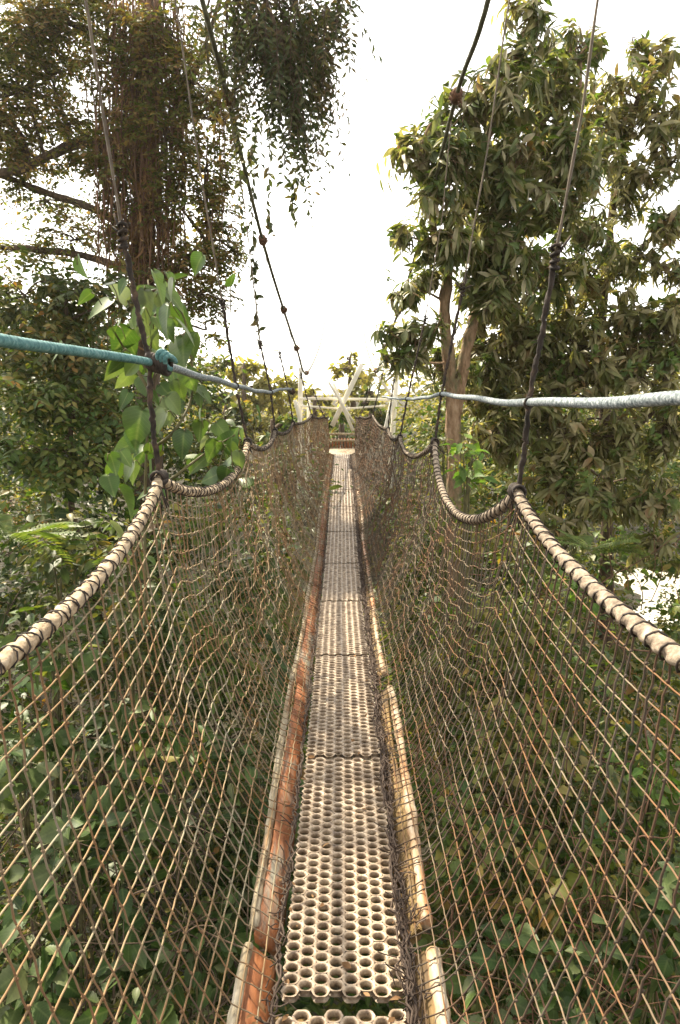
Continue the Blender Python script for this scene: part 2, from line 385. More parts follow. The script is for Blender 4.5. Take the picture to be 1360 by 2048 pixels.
def rosettes(acc, tpl, tips, out, n, size, droop, open_=1.0, jit=.25):
    """whorls of leaves at twig tips"""
    m = len(tips)
    P = np.repeat(tips, n, 0); D = nrm(np.repeat(out, n, 0) + .15 * rng.normal(size=(m * n, 3)))
    ph = rng.random(m * n) * 2 * PI
    ref = np.array([.31, .17, .93]); U = nrm(np.cross(D, ref)); W = np.cross(D, U)
    rad = np.cos(ph)[:, None] * U + np.sin(ph)[:, None] * W
    A = D * rng.uniform(.05, .7, (m * n, 1)) + rad * open_ + np.array([0, 0, -1.0]) * droop * rng.uniform(.4, 1.4, (m * n, 1))
    Nn = D * .9 + np.array([0, 0, .8]) + jit * rng.normal(size=(m * n, 3))
    P = P - D * rng.uniform(0, .10, (m * n, 1))
    put_leaves(acc, tpl, P, A, Nn, size * rng.uniform(.65, 1.2, m * n))

def sprays(acc, tpl, P, A, nleaf, length, size, droop=.5, tw=None, r=.004):
    """twigs with alternate leaves: starts P, direction A"""
    m = len(P)
    A = nrm(A)
    L = length * rng.uniform(.6, 1.25, m)
    t = (np.arange(nleaf) + .6) / nleaf
    pos = P[:, None] + A[:, None] * (L[:, None] * t)[..., None] + np.array([0, 0, -1.0]) * (droop * L[:, None] * t ** 2 * .6)[..., None]
    tang = nrm(A[:, None] + np.array([0, 0, -1.0]) * (droop * 1.2 * t)[None, :, None])
    side = nrm(np.cross(tang, np.array([.05, .02, 1.0])))
    sg = np.where(np.arange(nleaf) % 2 == 0, 1, -1)[None, :, None]
    LA = tang * .6 + side * sg + rng.normal(size=tang.shape) * .22 + np.array([0, 0, -1.0]) * droop * .35
    NN = np.cross(side, tang); NN = np.where(NN[..., 2:3] < 0, -NN, NN) + rng.normal(size=tang.shape) * .3
    put_leaves(acc, tpl, pos.reshape(-1, 3), LA.reshape(-1, 3), NN.reshape(-1, 3), size * rng.uniform(.65, 1.2, m * nleaf))
    if tw is not None:
        tt = np.linspace(0, 1, 4)
        tp = P[:, None] + A[:, None] * (L[:, None] * tt)[..., None] + np.array([0, 0, -1.0]) * (droop * L[:, None] * tt ** 2 * .6)[..., None]
        tubes_batch(tw, tp, np.linspace(r, r * .4, 4)[None], 3)

# ------------------------------------------------------------------ sky, sun
w = bpy.data.worlds.new('World'); SC.world = w; w.use_nodes = True
nt = w.node_tree; N = nt.nodes; L = nt.links
N.clear()
SUN_EL, SUN_AZ = math.radians(50), math.radians(-38)      # high, to the left and a little ahead
sky = N.new('ShaderNodeTexSky'); sky.sky_type = 'NISHITA'; sky.sun_disc = False
sky.sun_elevation = SUN_EL; sky.sun_rotation = SUN_AZ; sky.dust_density = 1.2; sky.air_density = 1.0; sky.ozone_density = 1
hs = N.new('ShaderNodeHueSaturation'); hs.inputs['Saturation'].default_value = .16      # thin white overcast
bg = N.new('ShaderNodeBackground'); bg.inputs['Strength'].default_value = .15
wo = N.new('ShaderNodeOutputWorld')
L.new(sky.outputs[0], hs.inputs['Color']); wm = N.new('ShaderNodeMix'); wm.data_type = 'RGBA'; wm.blend_type = 'MULTIPLY'; wm.inputs['Factor'].default_value = 1; wm.inputs['B'].default_value = (1.05, 1.0, .92, 1)
L.new(hs.outputs[0], wm.inputs['A']); L.new(wm.outputs['Result'], bg.inputs['Color']); L.new(bg.outputs[0], wo.inputs['Surface'])
sd = bpy.data.lights.new('sun', 'SUN'); sd.energy = 4.2; sd.angle = math.radians(1.5); sd.color = (1, .88, .68)
so = bpy.data.objects.new('sun', sd); COL.objects.link(so)
sdir = Vector((math.sin(SUN_AZ) * math.cos(SUN_EL), math.cos(SUN_AZ) * math.cos(SUN_EL), math.sin(SUN_EL)))
so.rotation_euler = sdir.to_track_quat('Z', 'Y').to_euler()
SC.view_settings.view_transform = 'Standard'; SC.view_settings.look = 'None'; SC.view_settings.gamma = 1
SC.view_settings.exposure = 1.70
SC.cycles.max_bounces = 7; SC.cycles.diffuse_bounces = 3; SC.cycles.glossy_bounces = 2; SC.cycles.transmission_bounces = 4

# ------------------------------------------------------------------ ground
def ground_z(x, y):
    z = -4.6 + np.where(x < 0, .42 * np.clip(-x - 2.2, 0, 5) , .03 * x)
    z = z - .7 * np.exp(-((x - 2) / 6) ** 2 - ((y - 7) / 7) ** 2)
    z = z + 4.4 / (1 + np.exp(-(y - 16 - .25 * np.abs(x)) / 1.5)) * np.exp(-(x / 7) ** 2)
    z = z - .9 * np.clip((y - 14) / 10, 0, 1) * (x > 3) * np.clip((x - 3) / 4, 0, 1)
    z = z + np.where(x < 0, 0, .09 * np.maximum(0, y - 55))
    return z + .25 * np.sin(x * .9 + .4 * y) * np.cos(y * .7 - .3 * x)
gx = np.concatenate([np.linspace(-900, -45, 12), np.linspace(-40, 40, 81), np.linspace(45, 900, 12)])
gy = np.concatenate([np.linspace(-900, -30, 10), np.linspace(-25, 70, 96), np.linspace(78, 1200, 14)])
GX, GY = np.meshgrid(gx, gy)
GZ = ground_z(np.clip(GX, -45, 60), np.clip(GY, -40, 80))
idx = np.arange(GX.size).reshape(GX.shape)
q = np.stack([idx[:-1, :-1], idx[:-1, 1:], idx[1:, 1:], idx[1:, :-1]], -1).reshape(-1, 4)
o = mesh_np('ground', np.stack([GX, GY, GZ], -1).reshape(-1, 3), q, M['soil'], smooth=True); tag(o, kind='structure')

# ================================================================== BRIDGE
bridge = empty('rope_bridge', (0, 0, 0))
tag(bridge, 'long narrow rope suspension walkway with netting sides and a pierced plank deck', 'bridge')

# ---- deck panels: moulded planks pierced by staggered round holes
DX, PY, HR, HRY = .0415, .0405, .0168, .0150
NROW = 32
PLEN = NROW * PY + PY / 2
def deck_panel():
    acc = Acc(); ns = 18
    th = np.linspace(0, 2 * PI, ns, endpoint=False)
    a = (DX ** 2 / 2 - PY ** 2 / 8) / DX; b = (DX ** 2 + PY ** 2 / 4) / (2 * DX)
    hexv = np.array([(b, 0), (a, PY / 2), (-a, PY / 2), (-b, 0), (-a, -PY / 2), (a, -PY / 2)])
    def hex_r(t):
        r = 1e9
        for k in range(6):
            p, q_ = hexv[k], hexv[(k + 1) % 6]; e = q_ - p; nn = np.array([e[1], -e[0]]); nn = nn / np.linalg.norm(nn)
            dd = nn @ p; c = nn @ np.array([math.cos(t), math.sin(t)])
            if c * dd > 1e-9: r = min(r, dd / c)
        return r
    hr = np.array([hex_r(t) for t in th])
    cs = np.stack([np.cos(th), np.sin(th)], 1)
    rings = []
    ho = cs * hr[:, None]
    el = np.stack([HR * np.cos(th), HRY * np.sin(th)], 1)
    rings.append((ho, .0016)); rings.append((el * .45 + ho * .55, .0017)); rings.append((el * 1.10, .0006)); rings.append((el, -.0015)); rings.append((el * .93, -.010)); rings.append((el * .90, -.017)); rings.append((ho, -.017))
    V0 = np.concatenate([np.column_stack([r, np.full(ns, z)]) for r, z in rings])
    j = np.arange(ns); k = (j + 1) % ns
    Q0 = np.concatenate([np.stack([i * ns + j, i * ns + k, (i + 1) * ns + k, (i + 1) * ns + j], 1) for i in range(len(rings) - 1)])
    for cx in range(-4, 4):
        for ry in range(NROW):
            y = (ry + .5 + (.5 if cx % 2 else 0)) * PY
            v = V0.copy(); v[:, 2] += rng.normal() * .0006
            v[:, :2] *= 1
            acc.add(v + np.array([(cx + .5) * DX, y, 0]), Q0)
    return acc
first = deck_panel().build('deck_panel', M['deck'], bridge, at=(0, 0, 0))
Y0 = 1.70
yk = Y0 - 1.265
k = 0
ystarts = [Y0 - PLEN - .040] + [Y0 + i * (PLEN + .011) for i in range(11)]
for k, ys in enumerate(ystarts):
    o_ = first if k == 0 else first.copy()
    if k:
        COL.objects.link(o_); o_.parent = bridge
    za, zb = deck_z(ys), deck_z(ys + PLEN)
    o_.location = (rng.normal() * .004, ys, za); o_.rotation_euler = (math.atan2(zb - za, PLEN), rng.normal() * .008, rng.normal() * .004)
# cross ties under each joint
for k, ys in enumerate(ystarts[1:]):
    a = Acc(); P = np.array([(-.26, ys - .01, deck_z(ys) - .075), (0, ys - .01, deck_z(ys) - .085), (.26, ys - .01, deck_z(ys) - .075)])
    tube(a, smooth_path(P, 4), .022, 8); a.build('cross_tie', M['ochre'], bridge)

# ---- side timbers: sloping planks and rounded outer edge on both sides
def plank(side, y0, y1, xin, xout, zin, zout, mat, name='side_plank', th=.022, jag=0):
    n = max(3, int((y1 - y0) / .08)); ys = np.linspace(y0, y1, n)
    acc = Acc(); prof = []
    for y in ys:
        z = deck_z(y); wob = .006 * math.sin(y * 5.1 + side)
        ang = np.array([(xin, zin), (xin + .008, zin + .012), (xout - .01, zout + .004), (xout, zout - .006), (xout - .004, zout - th - .012), (xin, zin - th)])
        prof.append(np.column_stack([side * (ang[:, 0] + wob + rng.normal(size=6) * .0012), np.full(6, y), ang[:, 1] + z + rng.normal(size=6) * .0015]))
    V = np.concatenate(prof); m = 6
    i = np.arange(n - 1)[:, None] * m; j = np.arange(m)[None]; kk = (j + 1) % m
    Q = np.stack([i + j, i + kk, i + m + kk, i + m + j], -1).reshape(-1, 4)
    if side < 0: Q = Q[:, ::-1]
    caps = np.array([[0, 1, 4, 5], [1, 2, 3, 4]]); acc.add(V, np.concatenate([Q, caps, caps[:, ::-1] + (n - 1) * m]))
    return acc.build(name, mat, bridge, smooth=False)
segsL = [(.5, 1.85), (1.90, 3.80), (3.84, 6.1), (6.14, 8.3), (8.34, 10.6), (10.64, 13.2), (13.24, 15.9)]
segsR = [(.5, 1.84), (1.93, 3.76), (3.94, 5.62), (5.68, 8.2), (8.24, 10.6), (10.64, 13.2), (13.24, 15.9)]
for k, (a0, a1) in enumerate(segsL):
    sh = [.004, 0, .003, .0, .004, 0, 0][k]
    o = plank(-1, a0, a1, .182 + sh, .256 + sh, -.035, .032, M['orange'])
    if k < 3: o['label'] = 'plank with worn orange paint showing pale wood'
    acc = Acc(); ys = np.linspace(a0 + .02, a1, max(4, int((a1 - a0) / .1)))
    P = np.array([(-.272 - sh - .008 * math.sin(y * 2.3), y, deck_z(y) + .030 + .004 * math.sin(y * 7)) for y in ys])
    tube(acc, resample(P, .03)[0] + .0014 * rng.normal(size=resample(P, .03)[0].shape), .0155, 9); acc.build('edge_rail', M['cream'], bridge)
for k, (a0, a1) in enumerate(segsR):
    sh = [.004, .0, -.020, -.02, -.015, 0, 0][k]
    plank(1, a0, a1, .182, .245 + sh, -.04, .022, M['ochre'])
    acc = Acc(); ys = np.linspace(a0 + .02, a1, max(4, int((a1 - a0) / .1)))
    P = np.array([(.262 + sh + .008 * math.sin(y * 2.1 + 1), y, deck_z(y) + .024 + .004 * math.sin(y * 6)) for y in ys])
    rr = .0195 if k < 2 else .017
    Pr = resample(P, .03)[0]; tube(acc, Pr + .0016 * rng.normal(size=Pr.shape), rr + .0025 * np.sin(Pr[:, 1] * 8) + .001 * rng.normal(size=len(Pr)), 10); acc.build('edge_rail', M['peeled'], bridge)

# ---- suspension points (hangers) and top ropes
HY = [0.2, 2.55, 4.90, 7.25, 9.60, 11.95, 14.30, 15.9]
def top_pts(side):
    pl = {1: (318, 957), 2: (495, 884), 3: (550, 862), 4: (586, 846)}
    pr = {1: (1034, 984), 2: (870, 884), 3: (800, 874), 4: (776, 858)}
    d = pl if side < 0 else pr
    out = []
    for k, y in enumerate(HY):
        if k in d: out.append(un(*d[k], y))
        elif k == 0: out.append(np.array([side * (.67 if side < 0 else .64), y, CAM_H - (.30 if side < 0 else .34)]))
        else:
            W = {5: .50, 6: .36, 7: .30}[k]; out.append(np.array([side * W, y, CAM_H - {5: .37, 6: .46, 7: .52}[k]]))
    return np.array(out)
TOPL, TOPR = top_pts(-1), top_pts(1)
SAGL = [.19, .155, .10, .07, .05, .04, .03]
SAGR = [.13, .265, .14, .07, .05, .04, .03]
def top_curve(side, n=120):
    T = TOPL if side < 0 else TOPR; S = SAGL if side < 0 else SAGR
    out = []
    for k in range(len(T) - 1):
        t = np.linspace(0, 1, n, endpoint=(k == len(T) - 2))
        P = T[k] * (1 - t)[:, None] + T[k + 1] * t[:, None]
        c = 4 * t * (1 - t); c = c ** .85
        P[:, 2] -= S[k] * c
        P[:, 0] -= side * .035 * c * (S[k] / .2)
        out.append(P)
    return np.concatenate(out)
CUR = {-1: top_curve(-1), 1: top_curve(1)}
for side in (-1, 1):
    acc = Acc(); tw = Acc()
    P, _ = resample(CUR[side], .009)
    far = P[:, 1] > 5.2
    for part, mat, rr in ((P[~far], 'manila', .0172), (P[far], 'manila_dirty', .0155)):
        a = Acc(); tube(a, part, rr, 12, twist=.060, strands=3, bump=.20)
        rope = a.build('edge_rope', M['manila'] if (side < 0 and mat == 'manila') else M['manila_dirty'], bridge)
        # dark twine lashed spirally round the rope
        t2 = Acc(); Pp, s = resample(part, .006); T_, U_, W_ = frames(Pp)
        pitch = .062 if side > 0 else .055
        ph = s / pitch * 2 * PI + 1.1 * np.sin(s * 9) + .8 * np.sin(s * 3.7 + 1)
        H = Pp + (rr + .0035) * (np.cos(ph)[:, None] * U_ + np.sin(ph)[:, None] * W_)
        tube(t2, H + .0012 * rng.normal(size=H.shape), .0021 if side < 0 else .0027, 4); 
        if side < 0:
            H2 = Pp + (rr + .003) * (np.cos(-ph * .73)[:, None] * U_ + np.sin(-ph * .73)[:, None] * W_); tube(t2, H2, .0022, 4)
        lash = t2.build('lashing', M['twine'], rope, at=(0, 0, 0))

# ---- netting
def net_surface(side):
    C = CUR[side]
    yy = C[:, 1]
    def f(y, t):
        """point on the net at lengthwise y and height fraction t (0 at the deck edge, 1 at the top rope)"""
        y = np.asarray(y); t = np.asarray(t)
        tx = np.interp(y, yy, C[:, 0]); tz = np.interp(y, yy, C[:, 2])
        dz = np.interp(y, [-1, 2, 4, 6.5, 8, 9.7, 12, 16, 20], [0.05, 0, -.02, -.09, -.03, .09, .17, .24, .24])
        x0, z0 = side * .176, dz + .012; x1, z1 = side * .285, dz + .064
        u = np.clip(t / .12, 0, 1); v = np.clip((t - .12) / .88, 0, 1)
        xa = x0 + (x1 - x0) * u; za = z0 + (z1 - z0) * u
        bul = .16 * np.sin(PI * v ** .8) * (tx * side - .28).clip(.02, .5) / .4
        x = np.where(t < .12, xa, x1 + (tx - x1) * v + side * bul * .55)
        z = np.where(t < .12, za, z1 + (tz - z1) * v)
        env = np.sin(PI * v)
        damp = np.interp(y, [0, 1.9, 3.2, 5], [.06, .12, .5, 1.0])
        kink = .016 * np.sin(9.5 * y + 2.2 * np.sin(3.1 * y) + 5 * v) + .011 * np.sin(21 * y - 7 * v + side) + .012 * np.sin(38 * v + 4 * np.sin(2 * y))
        x = x + side * kink * env * damp
        z = z + env * damp * (.012 * np.sin(13 * y + 9 * v) + .010 * np.sin(27 * y + 3 * v * 6))
        return np.stack([x, y, z], -1)
    return f
for side in (-1, 1):
    f = net_surface(side)
    acc = Acc()
    pitch = .066 if side < 0 else .056; rows = 22
    # upright cords
    n = 44; t = np.linspace(0, 1, n)
    y0 = np.concatenate([np.arange(-.2, 5, pitch), np.arange(5, 9, pitch * .62), np.arange(9, 15.9, pitch * .45)]); y0 = y0 + rng.normal(size=len(y0)) * .006
    lean = .05 * np.sin(y0 * 1.7 + side) + .03 * rng.normal(size=len(y0)) * np.interp(y0, [0, 3], [.4, 1])
    y = y0[:, None] + lean[:, None] * (t[None] - .5) + .012 * np.sin(11 * t[None] + 3 * y0[:, None]) * np.interp(y0, [0, 4], [.5, 1])[:, None]
    y = np.clip(y, -.25, 15.95)
    P = f(y, np.broadcast_to(t, y.shape)); P = P + rng.normal(size=P.shape) * .0016
    tubes_batch(acc, P, np.interp(P[..., 1], [0, 3, 6, 16], [.0025, .0024, .0021, .0032] if side < 0 else [.0028, .0026, .0021, .0032]), 4)
    oc = np.array([(1, 0, 0), (-1, 0, 0), (0, 1, 0), (0, -1, 0), (0, 0, 1), (0, 0, -1)], float)
    oq = np.array([(0, 2, 4), (2, 1, 4), (1, 3, 4), (3, 0, 4), (2, 0, 5), (1, 2, 5), (3, 1, 5), (0, 3, 5)])
    for i_ in np.where(y0 < 4.8)[0]:                # knots
        tb = np.arange(1, rows) / rows
        yk_ = y0[i_] + lean[i_] * (tb - .5) + .012 * np.sin(11 * tb + 3 * y0[i_]) * np.interp(y0[i_], [0, 4], [.5, 1])
        P = f(np.maximum(yk_, -.25), tb)
        V = P[:, None] + oc[None] * rng.uniform(.0042, .0060, (len(P), 6, 1)); q4 = oq[None] + (np.arange(len(P)) * 6)[:, None, None]
        q4 = q4.reshape(-1, 3); acc.add(V.reshape(-1, 3), None, q4)
    nup = sum(len(q_) for q_ in acc.Q)
    # lengthwise cords, kinked at every knot
    step = .018; yl = np.arange(-.25, 15.95, step)
    for r_ in range(1, rows):
        tb = r_ / rows
        kn = np.abs(((yl / pitch + .5 * (r_ % 2)) % 1) - .5)                # sag between neighbouring knots
        tl = tb + (kn - .25) * .016 * np.interp(yl, [0, 2.2, 4, 6], [.03, .12, 1.0, 1.9]) + .006 * np.sin(yl * 2.6 + r_ * 1.3) + .003 * rng.normal(size=len(yl)) * np.interp(yl, [0, 2.5, 4.5], [.08, .15, 1])
        P = f(yl, np.clip(tl, 0, 1))
        tubes_batch(acc, P[None], np.interp(yl, [0, 3, 6, 16], [.0025, .0023, .0020, .0028] if side < 0 else [.0021, .0020, .0019, .0028])[None], 4)
    # knots where the cords cross
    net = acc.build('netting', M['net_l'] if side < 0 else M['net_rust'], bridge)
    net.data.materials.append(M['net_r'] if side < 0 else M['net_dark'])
    mi = np.zeros(len(net.data.polygons), np.int32); mi[:nup] = 1; mi[sum(len(q_) for q_ in acc.Q):] = 1; net.data.polygons.foreach_set('material_index', mi)
    # gathered black hem of the net along the deck edge
    hem = Acc(); ys = np.arange(.6, 15.9, .03)
    nc = 3 if side < 0 else 9
    for c in range(nc):
        ph = rng.random(4) * 6; wid = .008 if side < 0 else .020
        x = side * (.178 + wid * (rng.random() - .3) + wid * .5 * np.sin(ys * rng.uniform(5, 14) + ph[0]) + .006 * rng.normal(size=len(ys)))
        z = np.interp(ys, [-1, 2, 4, 6.5, 8, 9.7, 12, 16, 20], [0.05, 0, -.02, -.09, -.03, .09, .17, .24, .24]) + .006 + .024 * np.abs(np.sin(ys * rng.uniform(6, 15) + ph[1])) * rng.uniform(.2, 1.2) + .004 * rng.normal(size=len(ys))
        tube(hem, np.column_stack([x, ys, z]), .0034, 4)
    m_ = 350 if side < 0 else 1300                  # frayed ends and leaf litter caught in the hem
    yq = .6 + 15 * rng.random(m_) ** 1.5
    p = np.column_stack([side * (.185 + (.007 if side < 0 else .016) * rng.normal(size=m_)), yq, np.array([deck_z(v) for v in yq]) + .01 + .02 * rng.random(m_)])
    d = rand_dirs(m_) * .05 * rng.uniform(.4, 1.3, (m_, 1)); d[:, 2] = np.abs(d[:, 2])
    tubes_batch(hem, np.stack([p, p + d * .5 + rand_dirs(m_) * .006, p + d], 1), .0022, 3)
    hem.build('net_hem', M['hem'], bridge)

# ---- suspension cables with clamps
CLAMP_L = [(455, 195, 6.95), (525, 480, 9.3), (567, 619, 11.65), (593, 696, 14.0), (613, 746, 16.2)]
CLAMP_R = [(913, 192, 6.95), (842, 470, 9.3), (797, 622, 11.65), (770, 694, 14.0), (752, 742, 16.2)]
ENDC = {}
for side, CL in ((-1, CLAMP_L), (1, CLAMP_R)):
    far = [un(640 if side < 0 else 732, 690, 21), un(650 if side < 0 else 726, 640, 26)]
    near = [np.array([side * 1.75, -.6, 8.6 + CAM_H]), np.array([side * 1.50, 2.2, 5.6 + CAM_H]), np.array([side * 1.28, 4.55, 4.08 + CAM_H])]
    pts = near + [un(405 if side < 0 else 976, 2, 5.75)] + [un(*c) for c in CL] + far
    P = smooth_path(np.array(pts), 12); P, _ = resample(P, .02)
    a = Acc(); tube(a, P, .0195, 8, twist=.16, strands=5, bump=.08); cab = a.build('suspension_cable', M['cable'], bridge)
    ENDC[side] = P
    for c in CL:
        p = un(*c); a = Acc()
        i = int(np.linalg.norm(P - p, axis=1).argmin()); d = nrm(P[min(i + 3, len(P) - 1)] - P[i - 3])
        tube(a, np.array([p - d * .07, p - d * .06, p + d * .05, p + d * .07]), [.03, .048, .052, .03], 10)
        for s_ in (-1, 1):
            tube(a, np.array([p + d * .03 * s_ + np.array([-side * .02, 0, -.03]), p + d * .03 * s_ + np.array([-side * .06, 0, .012])]), .014, 6)
            for k in range(5):
                e = p + rand_dirs(1)[0] * .07 + np.array([0, 0, -.05]); tube(a, np.array([p, (p + e) / 2 + rand_dirs(1)[0] * .02, e]), .004, 4)
        a.build('clamp', M['clamp'], cab, at=(0, 0, 0))

# ---- hangers: dark doubled rope below, thin wire above, with a knot between
HANG = {-1: {1: [(318, 955), (300, 790), (298, 725), (275, 620), (246, 472), (205, 220), (175, 20)],
             2: [(495, 884), (472, 770), (446, 612), (400, 340), (360, 60)],
             3: [(550, 862), (540, 780), (521, 690), (490, 420), (460, 232)],
             4: [(586, 846), (577, 785), (560, 710), (532, 515)]},
        1: {1: [(1034, 985), (1052, 880), (1058, 800), (1085, 660), (1110, 515), (1165, 220), (1195, 0)],
            2: [(870, 884), (884, 785), (925, 580), (975, 300), (1012, 40)],
            3: [(800, 874), (815, 797), (850, 640), (885, 430), (905, 210)],
            4: [(776, 858), (783, 795), (800, 690), (835, 490)]}}
KNOT_AT = {1: 4, 2: 2, 3: 2, 4: 2}
for side in (-1, 1):
    C = ENDC[side]
    for k, y in enumerate(HY):
        if k == 0 or k == 7:
            continue
        T = (TOPL if side < 0 else TOPR)[k]
        if k in HANG[side]:
            P = np.array([un(*p, y) for p in HANG[side][k]])
            if k <= 2:                              # carry on, out of the picture, to the cable
                i = int(np.abs(C[:, 1] - y).argmin()); P = np.vstack([P, C[i]])
            low, up = P[:KNOT_AT[k] + 1], P[KNOT_AT[k]:]
        else:
            i = int(np.abs(C[:, 1] - y).argmin()); P = np.array([T, T * .6 + C[i] * .4, C[i]]); low, up = P[:2], P[1:]
        r = .0086
        low_s = smooth_path(low, 10); lowr, _ = resample(low_s, .012)
        a = Acc(); tube(a, lowr + .002 * rng.normal(size=lowr.shape), r, 8, twist=.11, strands=2, bump=.28)
        for q_ in range(int(len(lowr) / 10)):       # loose fibres and wraps
            j = rng.integers(0, len(lowr)); e = lowr[j] + rand_dirs(1)[0] * .03; tube(a, np.array([lowr[j], e]), .0015, 3)
        hr = a.build('hanger_rope', M['hanger'], bridge)
        a = Acc(); up_r, _ = resample(up, .05); tube(a, up_r, .0048, 6, twist=.06, strands=2, bump=.2); a.build('hanger_wire', M['wire'], hr, at=(0, 0, 0))
        kp = up[0]; a = Acc()
        for q_ in range(4):
            c = kp + np.array([0, 0, .022 * (q_ - 1.5)]); th = np.linspace(0, 2 * PI, 13)
            tube(a, np.column_stack([c[0] + .013 * np.cos(th), c[1] + .013 * np.sin(th), c[2] + .006 * np.sin(th + q_)]), .006, 6)
        kk = kp - np.array([0, 0, .05]); 
        for q_ in range(3):
            e = kp + np.array([side * .02 + rng.normal() * .03, 0.0, .03 + .02 * q_]); tube(a, np.array([kp, e]), .004, 4)
        a.build('knot', M['hanger'], hr, at=(0, 0, 0))
        a = Acc()                                   # lashing of the hanger round the edge rope
        for q_ in range(6):
            c = T + np.array([0, .012 * (q_ - 2.5), 0]); th = np.linspace(0, 2 * PI, 13)
            tube(a, np.column_stack([c[0] + .024 * np.cos(th), c[1] + .004 * np.cos(th + q_), c[2] + .026 * np.sin(th)]), .0055, 6)
        for q_ in range(10):
            e = T + np.array([rng.normal() * .03, rng.normal() * .03, -.05 - .10 * rng.random()]); tube(a, np.array([T, (T + e) / 2 + rand_dirs(1)[0] * .015, e]), .0028, 4)
        a.build('lashing', M['twine'], hr, at=(0, 0, 0))

# ---- hand ropes
def hand_rope(pts, mat, r, name='hand_rope', label=None):
    P = smooth_path(np.array([un(*p) for p in pts]), 10); P, s = resample(P, .008)
    P[:, 2] += .004 * np.sin(s * 5.0)
    a = Acc(); tube(a, P, r, 12, twist=.022, strands=1, bump=.07)
    o = a.build(name, mat, bridge)
    if label: o['label'] = label
    # fuzz
    return o
hand_rope([(-330, 640, .95), (0, 683, 1.45), (160, 700, 1.95), (300, 727, 2.53)], M['teal'], .0130, label='teal stretch of hand rope')
hl = hand_rope([(300, 725, 2.54), (390, 749, 3.4), (471, 771, 4.88), (510, 781, 6.0), (541, 784, 7.23), (565, 778, 8.4), (583, 779, 9.5)], M['blue'], .0150, label='grey blue stretch of hand rope')
hand_rope([(1900, 800, .8), (1360, 797, 1.36), (1200, 803, 1.8), (1058, 806, 2.55), (970, 800, 3.4), (884, 789, 4.9), (848, 796, 6.0), (814, 798, 7.25), (790, 797, 8.6), (765, 793, 10.6)], M['blue'], .0135, label='grey blue hand rope')
a = Acc()                                           # knot where teal and grey ropes are tied to the hanger
kp = un(318, 728, 2.55)
for q_ in range(7):
    c = kp + np.array([.010 * (q_ - 3), 0, -.003 * (q_ - 3)]); th = np.linspace(0, 2 * PI, 17); ta = rng.normal() * .3
    tube(a, np.column_stack([c[0] + .010 * np.cos(th + ta) * .6, c[1] + .024 * np.cos(th), c[2] + .026 * np.sin(th)]), .0085, 8)
a.build('rope_knot', M['twine'], hl, at=(0, 0, 0))
a = Acc(); kp = un(334, 716, 2.54)
for q_ in range(3):
    c = kp + np.array([.012 * (q_ - 1), -.004, -.008 * q_]); th = np.linspace(0, 1.5 * PI, 14)
    tube(a, np.column_stack([c[0] + .016 * np.cos(th), c[1] + .02 * np.cos(th + 1), c[2] + .022 * np.sin(th)]), .0085, 8)
a.build('rope_end', M['teal'], hl, at=(0, 0, 0))
a = Acc(); kp = un(584, 782, 9.45)
tube(a, np.array([kp + [-.03, 0, .03], kp + [-.01, 0, .01], kp + [.01, 0, -.02], kp + [.0, 0, -.05]]), [.02, .042, .045, .01], 8)
a.build('rope_knot', M['hanger'], hl, at=(0, 0, 0))
for side, pts in ((-1, [(471, 771, 4.88), (541, 784, 7.23)]), (1, [(1058, 806, 2.55), (884, 789, 4.9), (814, 798, 7.25)])):
    for p in pts:                                   # twine ties of the hand rope on each hanger
        a = Acc(); c0 = un(*p)
        for q_ in range(3):
            th = np.linspace(0, 2 * PI, 13); c = c0 + np.array([.004 * (q_ - 1), .01 * (q_ - 1), 0])
            tube(a, np.column_stack([c[0] + .017 * np.cos(th), c[1] + .012 * np.cos(th + q_), c[2] + .019 * np.sin(th)]), .0035, 5)
        a.build('rope_tie', M['twine'], hl if side < 0 else bridge, at=(0, 0, 0))

# ================================================================== FAR PLATFORM AND FRAME
base = un(690, 905, 16.4)
frame = empty('timber_frame', (base[0], 16.6, -1.0)); tag(frame, 'glare-whitened cream timber frame with crossed braces at the far end of the walkway', 'frame')
def beam(name, p0, p1, w_, mat, parent, d=None):
    a = Acc(); p0, p1 = np.asarray(p0, float), np.asarray(p1, float)
    L_ = np.linalg.norm(p1 - p0); z = (p1 - p0) / L_
    ref = np.array([0, 1.0, 0]) if abs(z[1]) < .9 else np.array([1.0, 0, 0])
    x = nrm(np.cross(ref, z)); y = np.cross(z, x); R = np.stack([x, y, z], 1)
    d = d or w_
    n = 6
    for k in range(1):
        c = (p0 + p1) / 2
        v = []; pr = [(-.5, -.4), (-.4, -.5), (.4, -.5), (.5, -.4), (.5, .4), (.4, .5), (-.4, .5), (-.5, .4)]
        for t in np.linspace(-.5, .5, n):
            for (u_, s_) in pr: v.append((u_ * w_ * (1 + .04 * rng.normal()), s_ * d, t * L_))
        v = np.array(v) @ R.T + c
        i = np.arange(n - 1)[:, None] * 8; j = np.arange(8)[None]; kk = (j + 1) % 8
        Q = np.stack([i + j, i + kk, i + 8 + kk, i + 8 + j], -1).reshape(-1, 4)
        caps = np.array([[0, 3, 2, 1], [0, 7, 4, 3], [7, 6, 5, 4]]); a.add(v, np.concatenate([Q, caps, caps[:, ::-1] + (n - 1) * 8]))
    return a.build(name, mat, parent, smooth=False)
def FR(px, py, Y=16.6): return un(px, py, Y)
WT = M['white_timber']
beam('post', FR(601, 735), FR(598, 1010), 0.097, WT, frame)
beam('post', FR(618, 800, 16.9), FR(612, 1000, 16.9), 0.076, WT, frame)
beam('post', FR(794, 738), FR(776, 1010), 0.101, WT, frame)
beam('post', FR(787, 790, 16.2), FR(762, 900, 16.2), 0.092, WT, frame)
beam('rail', FR(600, 797, 16.50), FR(775, 799, 16.50), 0.055, WT, frame)
beam('rail', FR(602, 812, 16.48), FR(690, 818, 16.48), 0.042, WT, frame)
